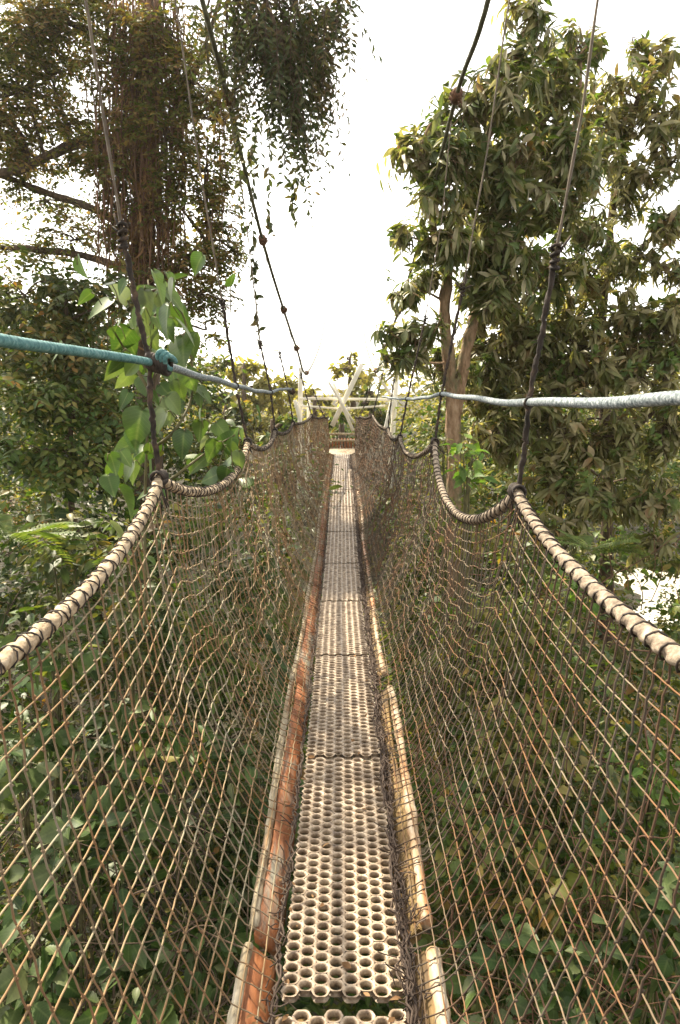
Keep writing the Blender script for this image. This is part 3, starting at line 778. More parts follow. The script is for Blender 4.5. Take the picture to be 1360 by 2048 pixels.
beam('rail', FR(690, 818, 16.46), FR(770, 811, 16.46), 0.042, WT, frame)
beam('brace', FR(664, 852, 16.35), FR(724, 728, 16.35), 0.105, WT, frame, .07)
beam('brace', FR(666, 766, 16.26), FR(706, 862, 16.26), 0.071, WT, frame, .06)
beam('brace', FR(657, 764, 16.18), FR(708, 846, 16.18), 0.050, WT, frame, .05)
beam('strut', FR(757, 752, 16.3), FR(786, 797, 16.3), 0.063, WT, frame)
beam('strut', FR(590, 800, 16.3), FR(607, 868, 16.3), 0.076, WT, frame)
plat = empty('viewing_platform', (0, 17.6, -.2)); tag(plat, 'small timber platform with low slatted railing beyond the netting', 'platform')
a = Acc(); z0 = deck_z(16.5)
for k in range(12): box(a, (.02, 16.2 + .16 * k, z0 - .02), 1.0, .15, .035)
a.build('decking', M['cream'], plat, smooth=False)
for y in (17.95,):
    beam('railing', (-.52, y, un(684, 868, y)[2]), (.52, y, un(684, 868, y)[2]), .05, M['cream'], plat)
    beam('railing', (-.52, y - .03, un(684, 881, y)[2]), (.52, y - .03, un(684, 881, y)[2]), .04, M['cream'], plat)
    a = Acc()
    for k in range(13): box(a, (-.47 + .078 * k, y + .045, (z0 + un(684, 881, y)[2]) / 2), .05, .018, .30)
    a.build('slat_panel', M['orange'], plat, smooth=False)
    for x in (-.52, .52): beam('post', (x, y + .08, -.8), (x, y + .08, un(684, 855, y)[2]), .09, M['cream'], plat)
for x in (-.42, .42):
    for y in (16.4, 17.8): beam('post', (x, y, -3.2), (x, y, z0 - .045), .12, M['ochre'], plat)

# ================================================================== VEGETATION
def tree(name, label, cat, base_px, limbs, blobs, mode, leafm, barkm, size, group=None, twig_r=.012, crown='crown', trunk='trunk', extra=None, cov=1.0, leaf_px=None):
    """limbs: list of (points[(px,py,Y)..], r0, r1); blobs: (px,py,rx,ry,D)"""
    P0 = limbs[0][0]
    b = np.array(un(*P0[0])) if not isinstance(P0, np.ndarray) else P0[0]
    root = empty(name, b); tag(root, label, cat, group)
    ta = Acc(); ca = Acc(); ya = Acc(); paths = []
    for pts, r0, r1 in limbs:
        P = path3(pts) if not isinstance(pts, np.ndarray) else pts
        limb(ta, P, r0, r1, 9); paths.append(smooth_path(P, 8))
    for bl in blobs:
        px, py, rx, ry, D = bl[:5]; mul = bl[5] if len(bl) > 5 else 1.0
        c, rad = px_blob(px, py, rx, ry, D)
        area = PI * rad[0] * rad[2]
        s = nearest(paths, c)
        mid = (s + c) / 2 + np.array([0, 0, .12 * np.linalg.norm(c - s)]) + rng.normal(size=3) * .05
        if np.linalg.norm(c - s) > .1: limb(ta, np.array([s, mid, c]), twig_r * 1.5, twig_r * .7, 5)
        nleaf = int(cov * mul * area / (size * size * .13))
        K = max(5, int(area / (size * size * 1.0)))
        if mode == 'rosette':
            nr = 9; m = max(3, nleaf // nr)
            tips, cc, kk = blob_points(c, rad, m, K, .16)
            out = nrm(nrm(tips - c) * .9 + np.array([0, 0, .35]) + .35 * rng.normal(size=tips.shape))
            a1, a2, a3, a4 = int(m * .40), int(m * .62), int(m * .84), m
            h_ = a1 // 2; rosettes(ca, T_LANCE, tips[:h_], out[:h_], nr, size * 1.1, .75); rosettes(ca, T_ELL, tips[h_:a1], out[h_:a1], nr - 1, size * .85, .55)
            rosettes(ca, T_CURL, tips[a1:a2], out[a1:a2], nr - 2, size * .9, 1.2)
            sprays(ca, T_LANCE, tips[a2:a3] - out[a2:a3] * .2, out[a2:a3] + .3 * rng.normal(size=(a3 - a2, 3)), nr, size * 2.1, size * .72, .8, ta, .003)
            young = tips[a3:] + np.array([0, 0, rad[2] * .25]); rosettes(ya, T_ELL, young, out[a3:] + [0, 0, .6], nr - 2, size * .62, .25)
            tg = cc[kk]; bb = np.stack([tips - out * .25, tips - out * .1, tips], 1); tubes_batch(ta, bb, .004, 3)
        elif mode == 'spray':
            nl = 8; m = max(3, nleaf // nl)
            p, cc, kk = blob_points(c, rad, m, max(5, K // 3), .17)
            A = nrm(p - c) + .6 * rng.normal(size=p.shape); A[:, 2] *= .45
            sprays(ca, T_ELL if size > .11 else T_SMALL, p, A, nl, size * 3.2, size, .55, ta, .003)
        elif mode == 'hang':
            nl = 14; m = max(3, nleaf // nl)
            p, cc, kk = blob_points(c, rad, m, max(5, K // 3), .17)
            A = rng.normal(size=p.shape) * .35; A[:, 2] = -1
            sprays(ca, T_TINY, p + [0, 0, rad[2] * .3], A, nl, size * 7, size, .3, ta, .0042)
        elif mode == 'tuft':
            nr = 7; m = max(3, nleaf // nr)
            tips, cc, kk = blob_points(c, rad, m, K, .2)
            out = nrm(nrm(tips - c) * .7 + np.array([0, 0, .45]) + .5 * rng.normal(size=tips.shape))
            rosettes(ca, T_ELL if size > .1 else T_SMALL, tips, out, nr, size, .35)
        for q_ in cc[: max(2, len(cc) // 2)]:
            limb(ta, np.array([c, (c + q_) / 2 + rng.normal(size=3) * .03, q_]), twig_r * .7, twig_r * .3, 4)
    if extra: extra(ta, ca)
    at = b
    if ya.n: ya.build('young_foliage', M['l_young'], root, smooth=False, at=at)
    ta.build(trunk, barkm, root, at=at); ca.build(crown, leafm, root, smooth=False, at=at)
    return root

def plant(name, label, cat, px, py, rx, ry, D, tpl, leafm, size, n, group=None, up=.6, droop=.35, stems=6, leafpart='foliage', kind=None):
    """a leafy bush: stems rising from the ground with leaves all along them"""
    c, rad = px_blob(px, py, rx, ry, D)
    zg = float(ground_z(np.array(c[0]), np.array(c[1])))
    b = np.array([c[0], c[1], min(zg, c[2] - rad[2])])
    root = empty(name, b); tag(root, label, cat, group, kind)
    sa = Acc(); la = Acc()
    grow_plant(sa, la, c, rad, b, tpl, size, n, droop, stems)
    sa.build('stem', M['stem'], root, at=b); la.build(leafpart, leafm, root, smooth=False, at=b)
    return root

def grow_plant(sa, la, c, rad, b, tpl, size, n, droop=.35, stems=6):
    per = max(4, n // max(1, stems))
    for s in range(stems):
        d = rand_dirs(1)[0]; tip = c + d * rad * rng.uniform(.5, 1.0); tip[2] = c[2] + rad[2] * rng.uniform(-.2, 1.0)
        lowp = b + np.array([rng.normal() * .1, rng.normal() * .1, 0])
        entry = c + (tip - c) * .2 - np.array([0, 0, rad[2] * .9])
        P = smooth_path(np.array([lowp, (lowp + entry) / 2 + rng.normal(size=3) * .08, entry, (entry + tip) / 2 + rng.normal(size=3) * .06, tip]), 5)
        if sa is not None: tube(sa, P, np.linspace(.012, .004, len(P)), 5)
    K = max(3, int(n / 9))
    p, cc, kk = blob_points(c, rad, n, K, .20, 2.8)
    out = nrm(p - c) * .8 + .8 * rng.normal(size=p.shape); out[:, 2] = out[:, 2] * .4 - droop * rng.uniform(.2, 1.4, n)
    up_ = np.array([0, -.35, 1.0]) + .65 * rng.normal(size=p.shape)
    put_leaves(la, tpl, p, out, up_, size * rng.uniform(.40, 1.3, n))
    if sa is not None:                              # leaf stalks
        tubes_batch(sa, np.stack([cc[kk], (cc[kk] + p) / 2 + [0, 0, .02], p], 1)[:: 2], .0028, 3)

# --- the big tree on the right with drooping leaves
R1 = [(1060, 40, 55, 50, 8.6), (1000, 190, 70, 60, 8.6), (935, 215, 60, 50, 8.5), (880, 245, 42, 38, 8.6), (850, 310, 65, 45, 8.4), (960, 320, 95, 75, 8.8), (1070, 240, 85, 80, 9),
      (1090, 150, 60, 50, 9.0), (1155, 95, 60, 45, 9.2), (875, 395, 70, 60, 8.5), (985, 430, 85, 75, 9), (1095, 400, 85, 80, 9), (855, 480, 50, 42, 8.5), (960, 545, 75, 50, 9.1), (1080, 540, 95, 65, 9.2),
      (1190, 330, 70, 60, 9.6), (1175, 455, 65, 55, 9.4), (815, 590, 38, 42, 8.8), (835, 665, 55, 50, 8.6), (800, 712, 40, 30, 8.6), (850, 560, 45, 40, 9), (810, 285, 30, 30, 8.4), (880, 740, 60, 50, 9.3), (1010, 110, 40, 30, 8.6), (905, 480, 50, 50, 8.6), (1030, 330, 70, 60, 8.5), (920, 320, 60, 60, 8.3), (1020, 480, 70, 60, 8.6), (800, 470, 30, 30, 8.5), (790, 660, 30, 35, 8.6), (1120, 320, 70, 60, 8.9), (970, 620, 30, 35, 8.7), (1010, 560, 60, 45, 8.7)]
tree('drooping_leaf_tree', 'tall tree with dark drooping leaves and forked pale trunk close to the walkway', 'tree', None,
     [([(905, 1500, 9.1), (906, 1200, 9.1), (908, 860, 9.1), (900, 740, 9.1), (890, 640, 9.1), (897, 540, 9.1), (925, 420, 9), (965, 300, 8.9), (1010, 190, 8.7), (1050, 60, 8.6)], .108, .03),
      ([(912, 830, 9.1), (928, 720, 9.15), (955, 620, 9.2), (1010, 500, 9.2), (1085, 380, 9.1), (1150, 250, 9.1), (1160, 110, 9.1)], .085, .025),
      ([(897, 560, 9.1), (870, 470, 8.8), (860, 380, 8.6), (840, 300, 8.5)], .05, .02)],
     [(a_, b_, c_ * 1.18, d_ * 1.18, e_) for a_, b_, c_, d_, e_ in R1], 'rosette', M['l_mango'], M['bark_pale'], .195, cov=3.7)
R2 = [(1250, 165, 70, 42, 10.2), (1325, 115, 45, 36, 10.2), (1225, 255, 62, 55, 10.2), (1320, 235, 50, 50, 10), (1330, 320, 42, 45, 10), (1255, 350, 45, 40, 10.2), (1330, 440, 45, 42, 9.8), (1335, 545, 45, 42, 9.8), (1245, 415, 40, 35, 10.3), (1265, 85, 20, 20, 10.2),
      (1030, 650, 90, 55, 10.2), (1150, 640, 105, 55, 10), (1270, 615, 80, 42, 9.8), (1010, 745, 70, 55, 10), (1110, 755, 95, 60, 9.8), (1230, 735, 95, 60, 9.6), (1330, 715, 60, 70, 9.4), (1010, 850, 75, 60, 9.8),
      (1120, 860, 95, 65, 9.4), (1240, 875, 95, 65, 9.2), (1335, 860, 50, 75, 9), (1180, 990, 95, 60, 9), (1310, 1000, 75, 65, 8.8), (1110, 1070, 60, 50, 9), (1310, 1085, 55, 42, 8.8), (1100, 960, 70, 50, 9.2), (1010, 600, 75, 50, 9.9), (1180, 560, 75, 55, 9.9), (1080, 690, 90, 55, 10), (1290, 690, 70, 50, 9.6), (960, 690, 50, 45, 10.2), (965, 790, 55, 55, 10.1), (1260, 520, 60, 40, 10), (1150, 690, 80, 50, 9.8), (1340, 640, 50, 45, 9.5), (985, 870, 60, 40, 9.4), (1060, 800, 60, 40, 9.4), (960, 740, 36, 36, 9.7)]
tree('olive_leaf_tree', 'spreading tree of olive brown leaves hanging above the white gap in the hillside', 'tree', None,
     [([(1215, 1560, 10.4), (1212, 1200, 10.4), (1215, 900, 10.4), (1200, 700, 10.4), (1215, 520, 10.4), (1240, 330, 10.4), (1290, 150, 10.4)], .12, .03),
      ([(1203, 760, 10.4), (1120, 690, 10.3), (1040, 650, 10.2)], .05, .02), ([(1210, 900, 10.4), (1290, 840, 9.8), (1340, 780, 9.3)], .05, .02), ([(1212, 560, 10.4), (1300, 480, 10), (1350, 430, 9.8)], .045, .02)],
     [(a_, b_, c_ * 1.2, d_ * 1.2, e_) for a_, b_, c_, d_, e_ in R2], 'rosette', M['l_mango2'], M['bark_dark'], .20, cov=3.5)

# --- vine-hung tree on the left
L1 = [(120, 30, 120, 50, 11), (20, 240, 50, 80, 11), (230, 330, 50, 60, 10.6, .8), (410, 340, 50, 50, 10.5, .9), (440, 480, 30, 40, 10.5, .8), (240, 450, 50, 50, 10.8, .8), (60, 60, 110, 70, 11), (40, 180, 90, 60, 11, .9), (130, 250, 90, 50, 11, .8), (50, 300, 80, 40, 11, .7), (230, 130, 60, 60, 10.6, .7), (330, 60, 80, 60, 10.6, .8), (380, 160, 60, 60, 10.4, .9), (420, 240, 40, 50, 10.4, .8), (330, 270, 60, 70, 10.4, .9),
      (350, 400, 75, 60, 10.6, .8), (430, 420, 40, 50, 10.6, .8), (380, 520, 80, 45, 10.6, 1), (400, 590, 55, 45, 10.4, 1.0), (180, 330, 60, 40, 11, .7), (90, 400, 80, 35, 11.3, .6), (150, 480, 70, 30, 11.3, .7), (300, 520, 60, 50, 11, .8), (40, 500, 60, 25, 11.3, .7), (210, 40, 50, 30, 10.6, .7), (410, 660, 28, 30, 10.4, .8), (250, 210, 40, 60, 10.5, .7),
      (300, 140, 50, 60, 10.5, .8), (100, 150, 50, 40, 11, .7)]
def roots(ta, ca):
    pass
vt = tree('vine_hung_tree', 'tall tree whose trunk is wrapped in red brown hanging roots and moss', 'tree', None,
     [([(300, 1500, 11.0), (298, 1000, 11.0), (292, 700, 11.0), (285, 500, 11.0), (292, 300, 11.0), (300, 120, 11.0), (310, -120, 11.0)], .22, .12),
      ([(285, 360, 11), (190, 285, 10.9), (100, 310, 10.9), (20, 345, 10.9), (-80, 330, 10.9)], .085, .05),
      ([(285, 470, 11), (180, 415, 11.1), (90, 385, 11.2), (0, 350, 11.2), (-70, 330, 11.2)], .06, .035),
      ([(288, 560, 11), (200, 520, 11.3), (90, 500, 11.3), (-60, 492, 11.3)], .065, .04),
      ([(292, 300, 11), (350, 220, 10.7), (400, 120, 10.5), (440, 0, 10.4)], .06, .03), ([(288, 600, 11), (350, 540, 10.7), (420, 470, 10.6)], .045, .02), ([(300, 120, 11), (180, 60, 11), (40, 20, 11)], .06, .03)],
     L1, 'spray', M['l_vine'], M['bark_dark'], .090, cov=2.7, twig_r=.02)
ra = Acc(); da = Acc()
m_ = 420
sx_ = np.concatenate([rng.normal(285, 40, 300), rng.uniform(200, 450, 120)]); Dd = rng.uniform(10.3, 10.9, m_)
for k in range(m_):
    y0 = rng.uniform(-60, 420); y1 = min(y0 + rng.uniform(80, 330), 720)
    n = 9; t = np.linspace(0, 1, n); xx = sx_[k] + np.cumsum(rng.normal(0, 2.6, n)); P = np.array([un(xx[i], y0 + (y1 - y0) * t[i], Dd[k]) for i in range(n)])
    tube(ra, P, np.linspace(.012, .004, n) * rng.uniform(.4, 1.2), 4)
    if k % 2 == 0:
        q_ = P[rng.integers(1, n, 10)] + rng.normal(size=(10, 3)) * .05; A = rng.normal(size=(10, 3)) * .3; A[:, 2] = -1
        put_leaves(da, T_CURL, q_, A, rng.normal(size=(10, 3)), .11 * rng.uniform(.6, 1.5, 10))
bl = np.array(vt.location)
ra.build('aerial_root', M['root'], vt, at=bl); da.build('dead_foliage', M['l_dead'], vt, smooth=False, at=bl)

# --- overhanging crown at the top of the frame
L2 = [(580, 20, 90, 60, 6.6), (480, 10, 70, 50, 6.6, .7), (570, 110, 60, 60, 6.4), (620, 90, 55, 60, 6.6), (600, 180, 45, 55, 6.4, .9), (595, 255, 32, 40, 6.4, .6), (660, 40, 45, 60, 6.6, 1), (540, 160, 45, 55, 6.5, .6), (500, 50, 60, 60, 6.6, .8), (450, 120, 40, 40, 6.8, .5), (480, 90, 35, 50, 6.8, .5), (540, 60, 50, 50, 6.6), (410, 30, 40, 40, 6.8, .5), (470, 200, 22, 25, 6.8, .3), (690, -10, 25, 30, 6.6, .6), (640, 150, 28, 40, 6.6, .5)]
far_trunk = np.array([(-5.2, 6.5, -3.5), (-5.0, 6.5, 0), (-4.9, 6.5, 4), (-4.2, 6.5, 6.3)])
tree('overhanging_tree', 'tree whose dark leafy sprays hang down into the white sky over the walkway', 'tree', None,
     [(far_trunk, .24, .12), (np.array([(-4.9, 6.5, 4), (-3.4, 6.5, 6.0), (-2.0, 6.5, 6.3), (-.7, 6.5, 5.75), (-.05, 6.5, 5.4)]), .09, .025), (np.array([(-2.0, 6.5, 6.3), (-1.2, 6.6, 5.8), (-.9, 6.7, 5.2)]), .04, .02)],
     L2, 'hang', M['l_hang'], M['bark_dark'], .078, cov=2.2, twig_r=.012)

# --- loose hanging vines
VN = [('thin hanging vine with leaf pairs reaching lowest toward the frame', [(512, 250), (505, 400), (508, 520), (520, 690)], 8.6, 60),
      ('short straggling vine crossing the white sky beside the upper clamp', [(505, 290), (495, 330), (480, 360), (470, 380)], 8.0, 16),
      ('sparse vine trailing below the overhanging sprays in the pale sky', [(588, 250), (590, 330), (586, 400), (592, 440)], 7.2, 22),
      ('wispy vine dangling along the suspension cable', [(470, 230), (478, 330), (482, 430), (486, 500)], 7.6, 24),
      ('pale twig strand hanging between cable and left tree', [(535, 230), (540, 330), (535, 420), (545, 470)], 7.4, 20)]
for lab, pts, D, nl in VN:
    P = smooth_path(path3([(a_, b_, D) for a_, b_ in pts]), 8); P, _ = resample(P, .05); P = P + rng.normal(size=P.shape) * .008
    root = empty('hanging_vine', P[0]); tag(root, lab, 'vine', 'loose hanging vines')
    a = Acc(); tube(a, P, .004, 4); a.build('stem', M['stem'], root)
    a = Acc(); i = rng.integers(0, len(P), nl * 2); A = rng.normal(size=(nl * 2, 3)) * .6; A[:, 2] -= .7
    put_leaves(a, T_ELL, P[i], A, rng.normal(size=(nl * 2, 3)) + [0, -.5, .6], .085 * rng.uniform(.6, 1.3, nl * 2)); a.build('foliage', M['l_hang'], root, smooth=False)

# --- far trees closing the view behind the bridge
def far_tree(label, px, ptop, pbot, wpx, D, leafm, size, nb=9, cov=2.0, group='trees beyond the far platform'):
    blobs = []
    for k in range(nb):
        f = k / (nb - 1); y = ptop + (pbot - ptop) * (.12 + .8 * f)
        ww = wpx * (.35 + .65 * math.sin(PI * min(1, .25 + f * .65)))
        blobs.append((px + rng.uniform(-.55, .55) * ww, y, ww * .55, (pbot - ptop) / nb * .95, D + rng.uniform(-1, 1)))
    zg = min(float(ground_z(np.array(un(px, 800, D)[0]), np.array(D))), un(px, pbot, D)[2])
    t0 = un(px, ptop + 20, D); b = np.array([t0[0], D, zg])
    P = np.array([b, b * .6 + t0 * .4 + [.2, 0, 0], b * .3 + t0 * .7, t0])
    return tree('forest_tree', label, 'tree', None, [(P, .22, .05)], blobs, 'tuft', leafm, M['bark_dark'], size, group, cov=cov, twig_r=.04)
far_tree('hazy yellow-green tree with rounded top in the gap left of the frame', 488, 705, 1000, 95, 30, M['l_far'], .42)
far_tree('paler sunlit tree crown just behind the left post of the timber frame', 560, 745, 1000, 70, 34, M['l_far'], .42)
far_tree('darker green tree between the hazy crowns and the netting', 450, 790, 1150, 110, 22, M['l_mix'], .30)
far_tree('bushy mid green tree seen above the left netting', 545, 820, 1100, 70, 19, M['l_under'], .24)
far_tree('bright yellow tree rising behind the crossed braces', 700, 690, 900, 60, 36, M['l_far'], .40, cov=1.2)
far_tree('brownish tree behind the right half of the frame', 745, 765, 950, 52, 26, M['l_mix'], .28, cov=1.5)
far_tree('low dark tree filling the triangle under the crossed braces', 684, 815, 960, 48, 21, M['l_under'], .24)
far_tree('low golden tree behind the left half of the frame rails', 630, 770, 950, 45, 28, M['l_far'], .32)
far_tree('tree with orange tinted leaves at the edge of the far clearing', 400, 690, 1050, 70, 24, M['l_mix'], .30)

# --- left middle: shrubs and small trees
S = 'bushes on the slope left of the walkway'
def bush(label, px, py, rx, ry, D, tpl, mat, size, dens, name='leafy_bush', cat='bush', group=S, stems=4, droop=.35):
    c, rad = px_blob(px, py, rx, ry, D); n = int(dens * PI * rad[0] * rad[2] / (size * size * .30))
    return plant(name, label, cat, px, py, rx, ry, D, tpl, mat, size, n, group, droop=droop, stems=stems)
for lab, bl in (('small tree with thin orange tinted leaves beneath the long bare branch', [(50, 590, 90, 60, 9.6), (150, 590, 80, 60, 9.6), (60, 690, 90, 70, 9.4), (170, 690, 70, 60, 9.4), (230, 600, 45, 50, 9.6)]),
                ('small green tree with speckled light between its leaves below the teal rope', [(50, 800, 90, 70, 9), (160, 800, 80, 70, 9), (240, 850, 60, 70, 9), (80, 900, 100, 60, 8.8), (200, 930, 70, 60, 8.8)])):
    px = np.mean([b_[0] for b_ in bl]); D = bl[0][4]
    zt = un(px, bl[0][1], D); P = np.array([[zt[0], D + .2, -4.2], [zt[0] + .15, D + .1, -1.5], [zt[0] - .1, D, .2], zt])
    tree('understory_tree', lab, 'tree', None, [(P, .07, .02)], bl, 'spray', M['l_mix'] if 'orange' in lab else M['l_under'], M['bark_dark'], .115, 'small trees on the left slope', cov=2.2)
# the large heart-leaved climber beside the first hanger
c0 = un(300, 700, 4.4)
root = empty('large_leaf_climber', un(292, 1250, 4.4)); tag(root, 'climbing plant with large heart shaped green leaves behind the first hanger', 'plant')
sa = Acc(); la = Acc(); b = np.array(root.location)
for pts in ([(292, 1250), (290, 1000), (298, 800), (302, 640), (296, 560)], [(300, 900), (350, 860), (385, 780), (372, 650), (345, 600)], [(295, 1000), (340, 960), (420, 900), (470, 870)], [(298, 780), (250, 700), (215, 640)]):
    P = smooth_path(path3([(x_, y_, 4.4 + .15 * rng.normal()) for x_, y_ in pts]), 6); tube(sa, P, np.linspace(.011, .004, len(P)), 6)
HL = [(200, 615, 55, 200), (275, 580, 40, 80), (240, 585, 45, 110), (320, 575, 62, 300), (350, 600, 50, 330), (290, 612, 60, 270), (370, 640, 60, 290), (330, 640, 60, 250), (245, 680, 70, 200), (300, 670, 60, 300), (365, 700, 70, 280),
      (230, 735, 65, 230), (345, 745, 55, 270), (380, 760, 45, 300), (275, 855, 72, 250), (335, 820, 55, 300), (290, 900, 60, 220), (365, 890, 55, 260), (230, 945, 62, 250), (300, 935, 60, 280), (320, 965, 50, 300), (395, 930, 45, 200), (420, 955, 45, 180),
      (460, 880, 50, 70), (455, 920, 50, 300), (350, 810, 48, 320), (255, 1000, 65, 310), (100, 960, 50, 200), (180, 990, 55, 220), (60, 950, 55, 190), (140, 1040, 55, 250), (210, 1060, 60, 320), (400, 860, 40, 250), (425, 900, 45, 220), (250, 760, 50, 210), (310, 720, 50, 260), (385, 690, 45, 290), (325, 605, 55, 200), (355, 555, 40, 60), (470, 905, 42, 330), (440, 870, 35, 120)]
HL = [h_ for h_ in HL if not (h_[0] < 215 and h_[1] > 900)]
HL = HL + [(x_ + rng.normal() * 38, y_ + rng.normal() * 38, s_ * rng.uniform(.6, .9), a_ + rng.normal() * 50) for x_, y_, s_, a_ in HL * 2]
HP = []; HA = []; HN = []; HS = []
for (x_, y_, s_, ang) in HL:
    D = 4.4 + rng.normal() * .25; p = un(x_, y_, D); a_ = math.radians(ang)
    HP.append(p); HA.append([math.cos(a_) * .8, rng.normal() * .5, math.sin(a_) * .8 - .35]); HN.append([rng.normal() * .6, -.6 + .6 * rng.normal(), .75]); HS.append(s_ * 1.08 / F * D)
HP, HA, HN, HS = map(np.array, (HP, HA, HN, HS))
put_leaves(la, T_HEART, HP - nrm(HA) * HS[:, None] * .45, HA, HN, HS)
for p, a_, s_ in zip(HP, nrm(HA), HS):
    e = p - a_ * s_ * .45; tube(sa, np.array([e, e - a_ * s_ * .3 + [0, 0, -.03], e - a_ * s_ * .55 + [0, .02, -.10]]), .003, 4)
sa.build('stem', M['stem'], root, at=b); la.build('foliage', M['l_heart'], root, smooth=False, at=b)

bush('bush of bright mid green leaves below the heart leaved climber', 260, 1090, 120, 80, 6.4, T_ELL, M['l_under'], .13, 1.5)
bush('dense bush behind the upper netting where the sky shows white', 430, 1060, 90, 70, 8.5, T_ELL, M['l_under'], .12, 1.2)
bush('yellowing bush at the foot of the speckled small tree', 110, 1090, 110, 80, 6.6, T_ELL, M['l_mix'], .13, 1.5)
bush('bush with drooping pointed leaves below the pale near rope', 100, 1290, 130, 100, 5.8, T_SERR, M['l_under'], .17, 1.5)
bush('bush with rusty leaf tips under the sagging rope', 270, 1270, 110, 100, 6.0, T_ELL, M['l_mix'], .14, 1.5)
bush('shrub of small leaves behind the finest part of the netting', 430, 1290, 100, 110, 6.6, T_ELL, M['l_under'], .11, 1.5)
bush('shrub with pale grey green leaves catching the light', 180, 1510, 120, 90, 5.2, T_SERR, M['l_bigdark'], .20, 1.4)
bush('shrub of broad dark leaves at the left frame edge', 40, 1480, 90, 110, 5.2, T_SERR, M['l_bigdark'], .20, 1.5)
bush('deep green shrub behind the middle of the left net', 360, 1520, 110, 110, 5.4, T_ELL, M['l_under'], .14, 1.5)
bush('shadowed shrub close under the orange planks', 480, 1620, 70, 150, 5.6, T_ELL, M['l_bigdark'], .14, 1.5)
bush('large leaved shrub with upright bronze shoots', 160, 1720, 150, 120, 4.6, T_SERR, M['l_bigdark'], .20, 1.5)
bush('wide leaved shrub filling the corner under the near net', 90, 1920, 150, 130, 4.2, T_SERR, M['l_bigdark'], .20, 1.5)
bush('glossy shrub beneath the near orange plank end', 400, 1850, 120, 140, 4.6, T_SERR, M['l_bigdark'], .19, 1.4)
bush('low shrub of toothed leaves at the bottom edge', 290, 1980, 130, 110, 4.2, T_SERR, M['l_bigdark'], .19, 1.5)

# ferns on the left
def fern(label, px, py, D, n, size, grp='ferns'):
    c = un(px, py, D); root = empty('fern', c + [0, 0, -.3]); tag(root, label, 'fern', grp)
    a = Acc(); th = rng.random(n) * 2 * PI
    A = np.column_stack([np.cos(th), np.sin(th), rng.uniform(.1, .9, n)])
    put_leaves(a, T_FROND, np.tile(c, (n, 1)) + rng.normal(size=(n, 3)) * .03, A, np.tile([0, 0, 1.0], (n, 1)) + .2 * rng.normal(size=(n, 3)), size * rng.uniform(.7, 1.1, n)); a.build('frond', M['l_fern'], root, smooth=False, at=c + [0, 0, -.3])
fern('light green fern among the bushes at the left edge', 20, 1080, 6.0, 16, .55)
fern('fern with feathery fronds beside the white gap in the hillside', 1180, 1105, 7.4, 12, .5)
fern('small fern growing from the shade beneath the near net', 560, 1250, 7.5, 10, .45)

# --- right side undergrowth
S2 = 'bushes on the slope right of the walkway'
def rb(*a, **k): return bush(*a, group=S2, **k)
rb('olive shrub hiding the foot of the forked trunk', 895, 905, 62, 48, 8.2, T_LANCE, M['l_warm'], .15, 1.9)
rb('fresh bright green shrub just outside the second net sag', 930, 930, 62, 55, 7.2, T_ELL, M['l_bright'], .15, 1.3)
rb('light green bush beside the white gap', 1170, 1170, 70, 50, 7.2, T_ELL, M['l_bright'], .15, 1.2)
rb('bush of glossy leaves at the foot of the forked trunk', 940, 1040, 80, 70, 7.6, T_ELL, M['l_warm'], .14, 1.5)
rb('dull bush behind the dark sagging rope', 1040, 1120, 80, 70, 8, T_ELL, M['l_under'], .13, 1.5)
rb('ivy leaved bush with orange spots behind the near net', 1030, 1270, 100, 90, 7, T_HEART, M['l_warm'], .11, 1.7)
rb('pale yellow bush below the white gap', 1270, 1330, 100, 55, 8, T_ELL, M['l_mix'], .13, 1.4)
rb('rangy bush with yellow shoots behind the near thick rope', 1150, 1360, 100, 90, 6.6, T_ELL, M['l_under'], .13, 1.5)
rb('dark bush in the shade next to the brown net', 900, 1380, 70, 150, 7.2, T_ELL, M['l_warm'], .11, 1.6)
rb('creeper covered bush in the middle of the right slope', 1040, 1500, 110, 110, 6, T_HEART, M['l_warm'], .11, 1.7)
rb('sunlit bush with yellow leaves at the right edge', 1310, 1520, 90, 90, 6, T_ELL, M['l_bright'], .14, 1.1)
rb('grassy pale bush behind the wide mesh', 1190, 1560, 90, 100, 6, T_LANCE, M['l_mix'], .17, 1.6)
rb('bush of small round leaves near the lower edge rail', 930, 1680, 80, 130, 5.2, T_HEART, M['l_under'], .10, 1.7)
rb('bush of heart shaped leaves low beside the right edge rail', 1060, 1770, 110, 100, 4.9, T_HEART, M['l_warm'], .12, 1.7)
rb('leafy bush crossed by the wide mesh on the right', 1220, 1720, 100, 100, 5, T_ELL, M['l_under'], .15, 1.6)
rb('dark bush of broad leaves in the lower right corner', 1320, 1830, 100, 130, 4.6, T_SERR, M['l_bigdark'], .18, 1.5)
rb('broad leaved bush at the bottom beside the rail end', 1000, 1950, 110, 110, 4.3, T_SERR, M['l_bigdark'], .17, 1.5)
rb('shiny bush along the bottom edge of the right slope', 1180, 1960, 120, 110, 4.2, T_SERR, M['l_bigdark'], .17, 1.5)

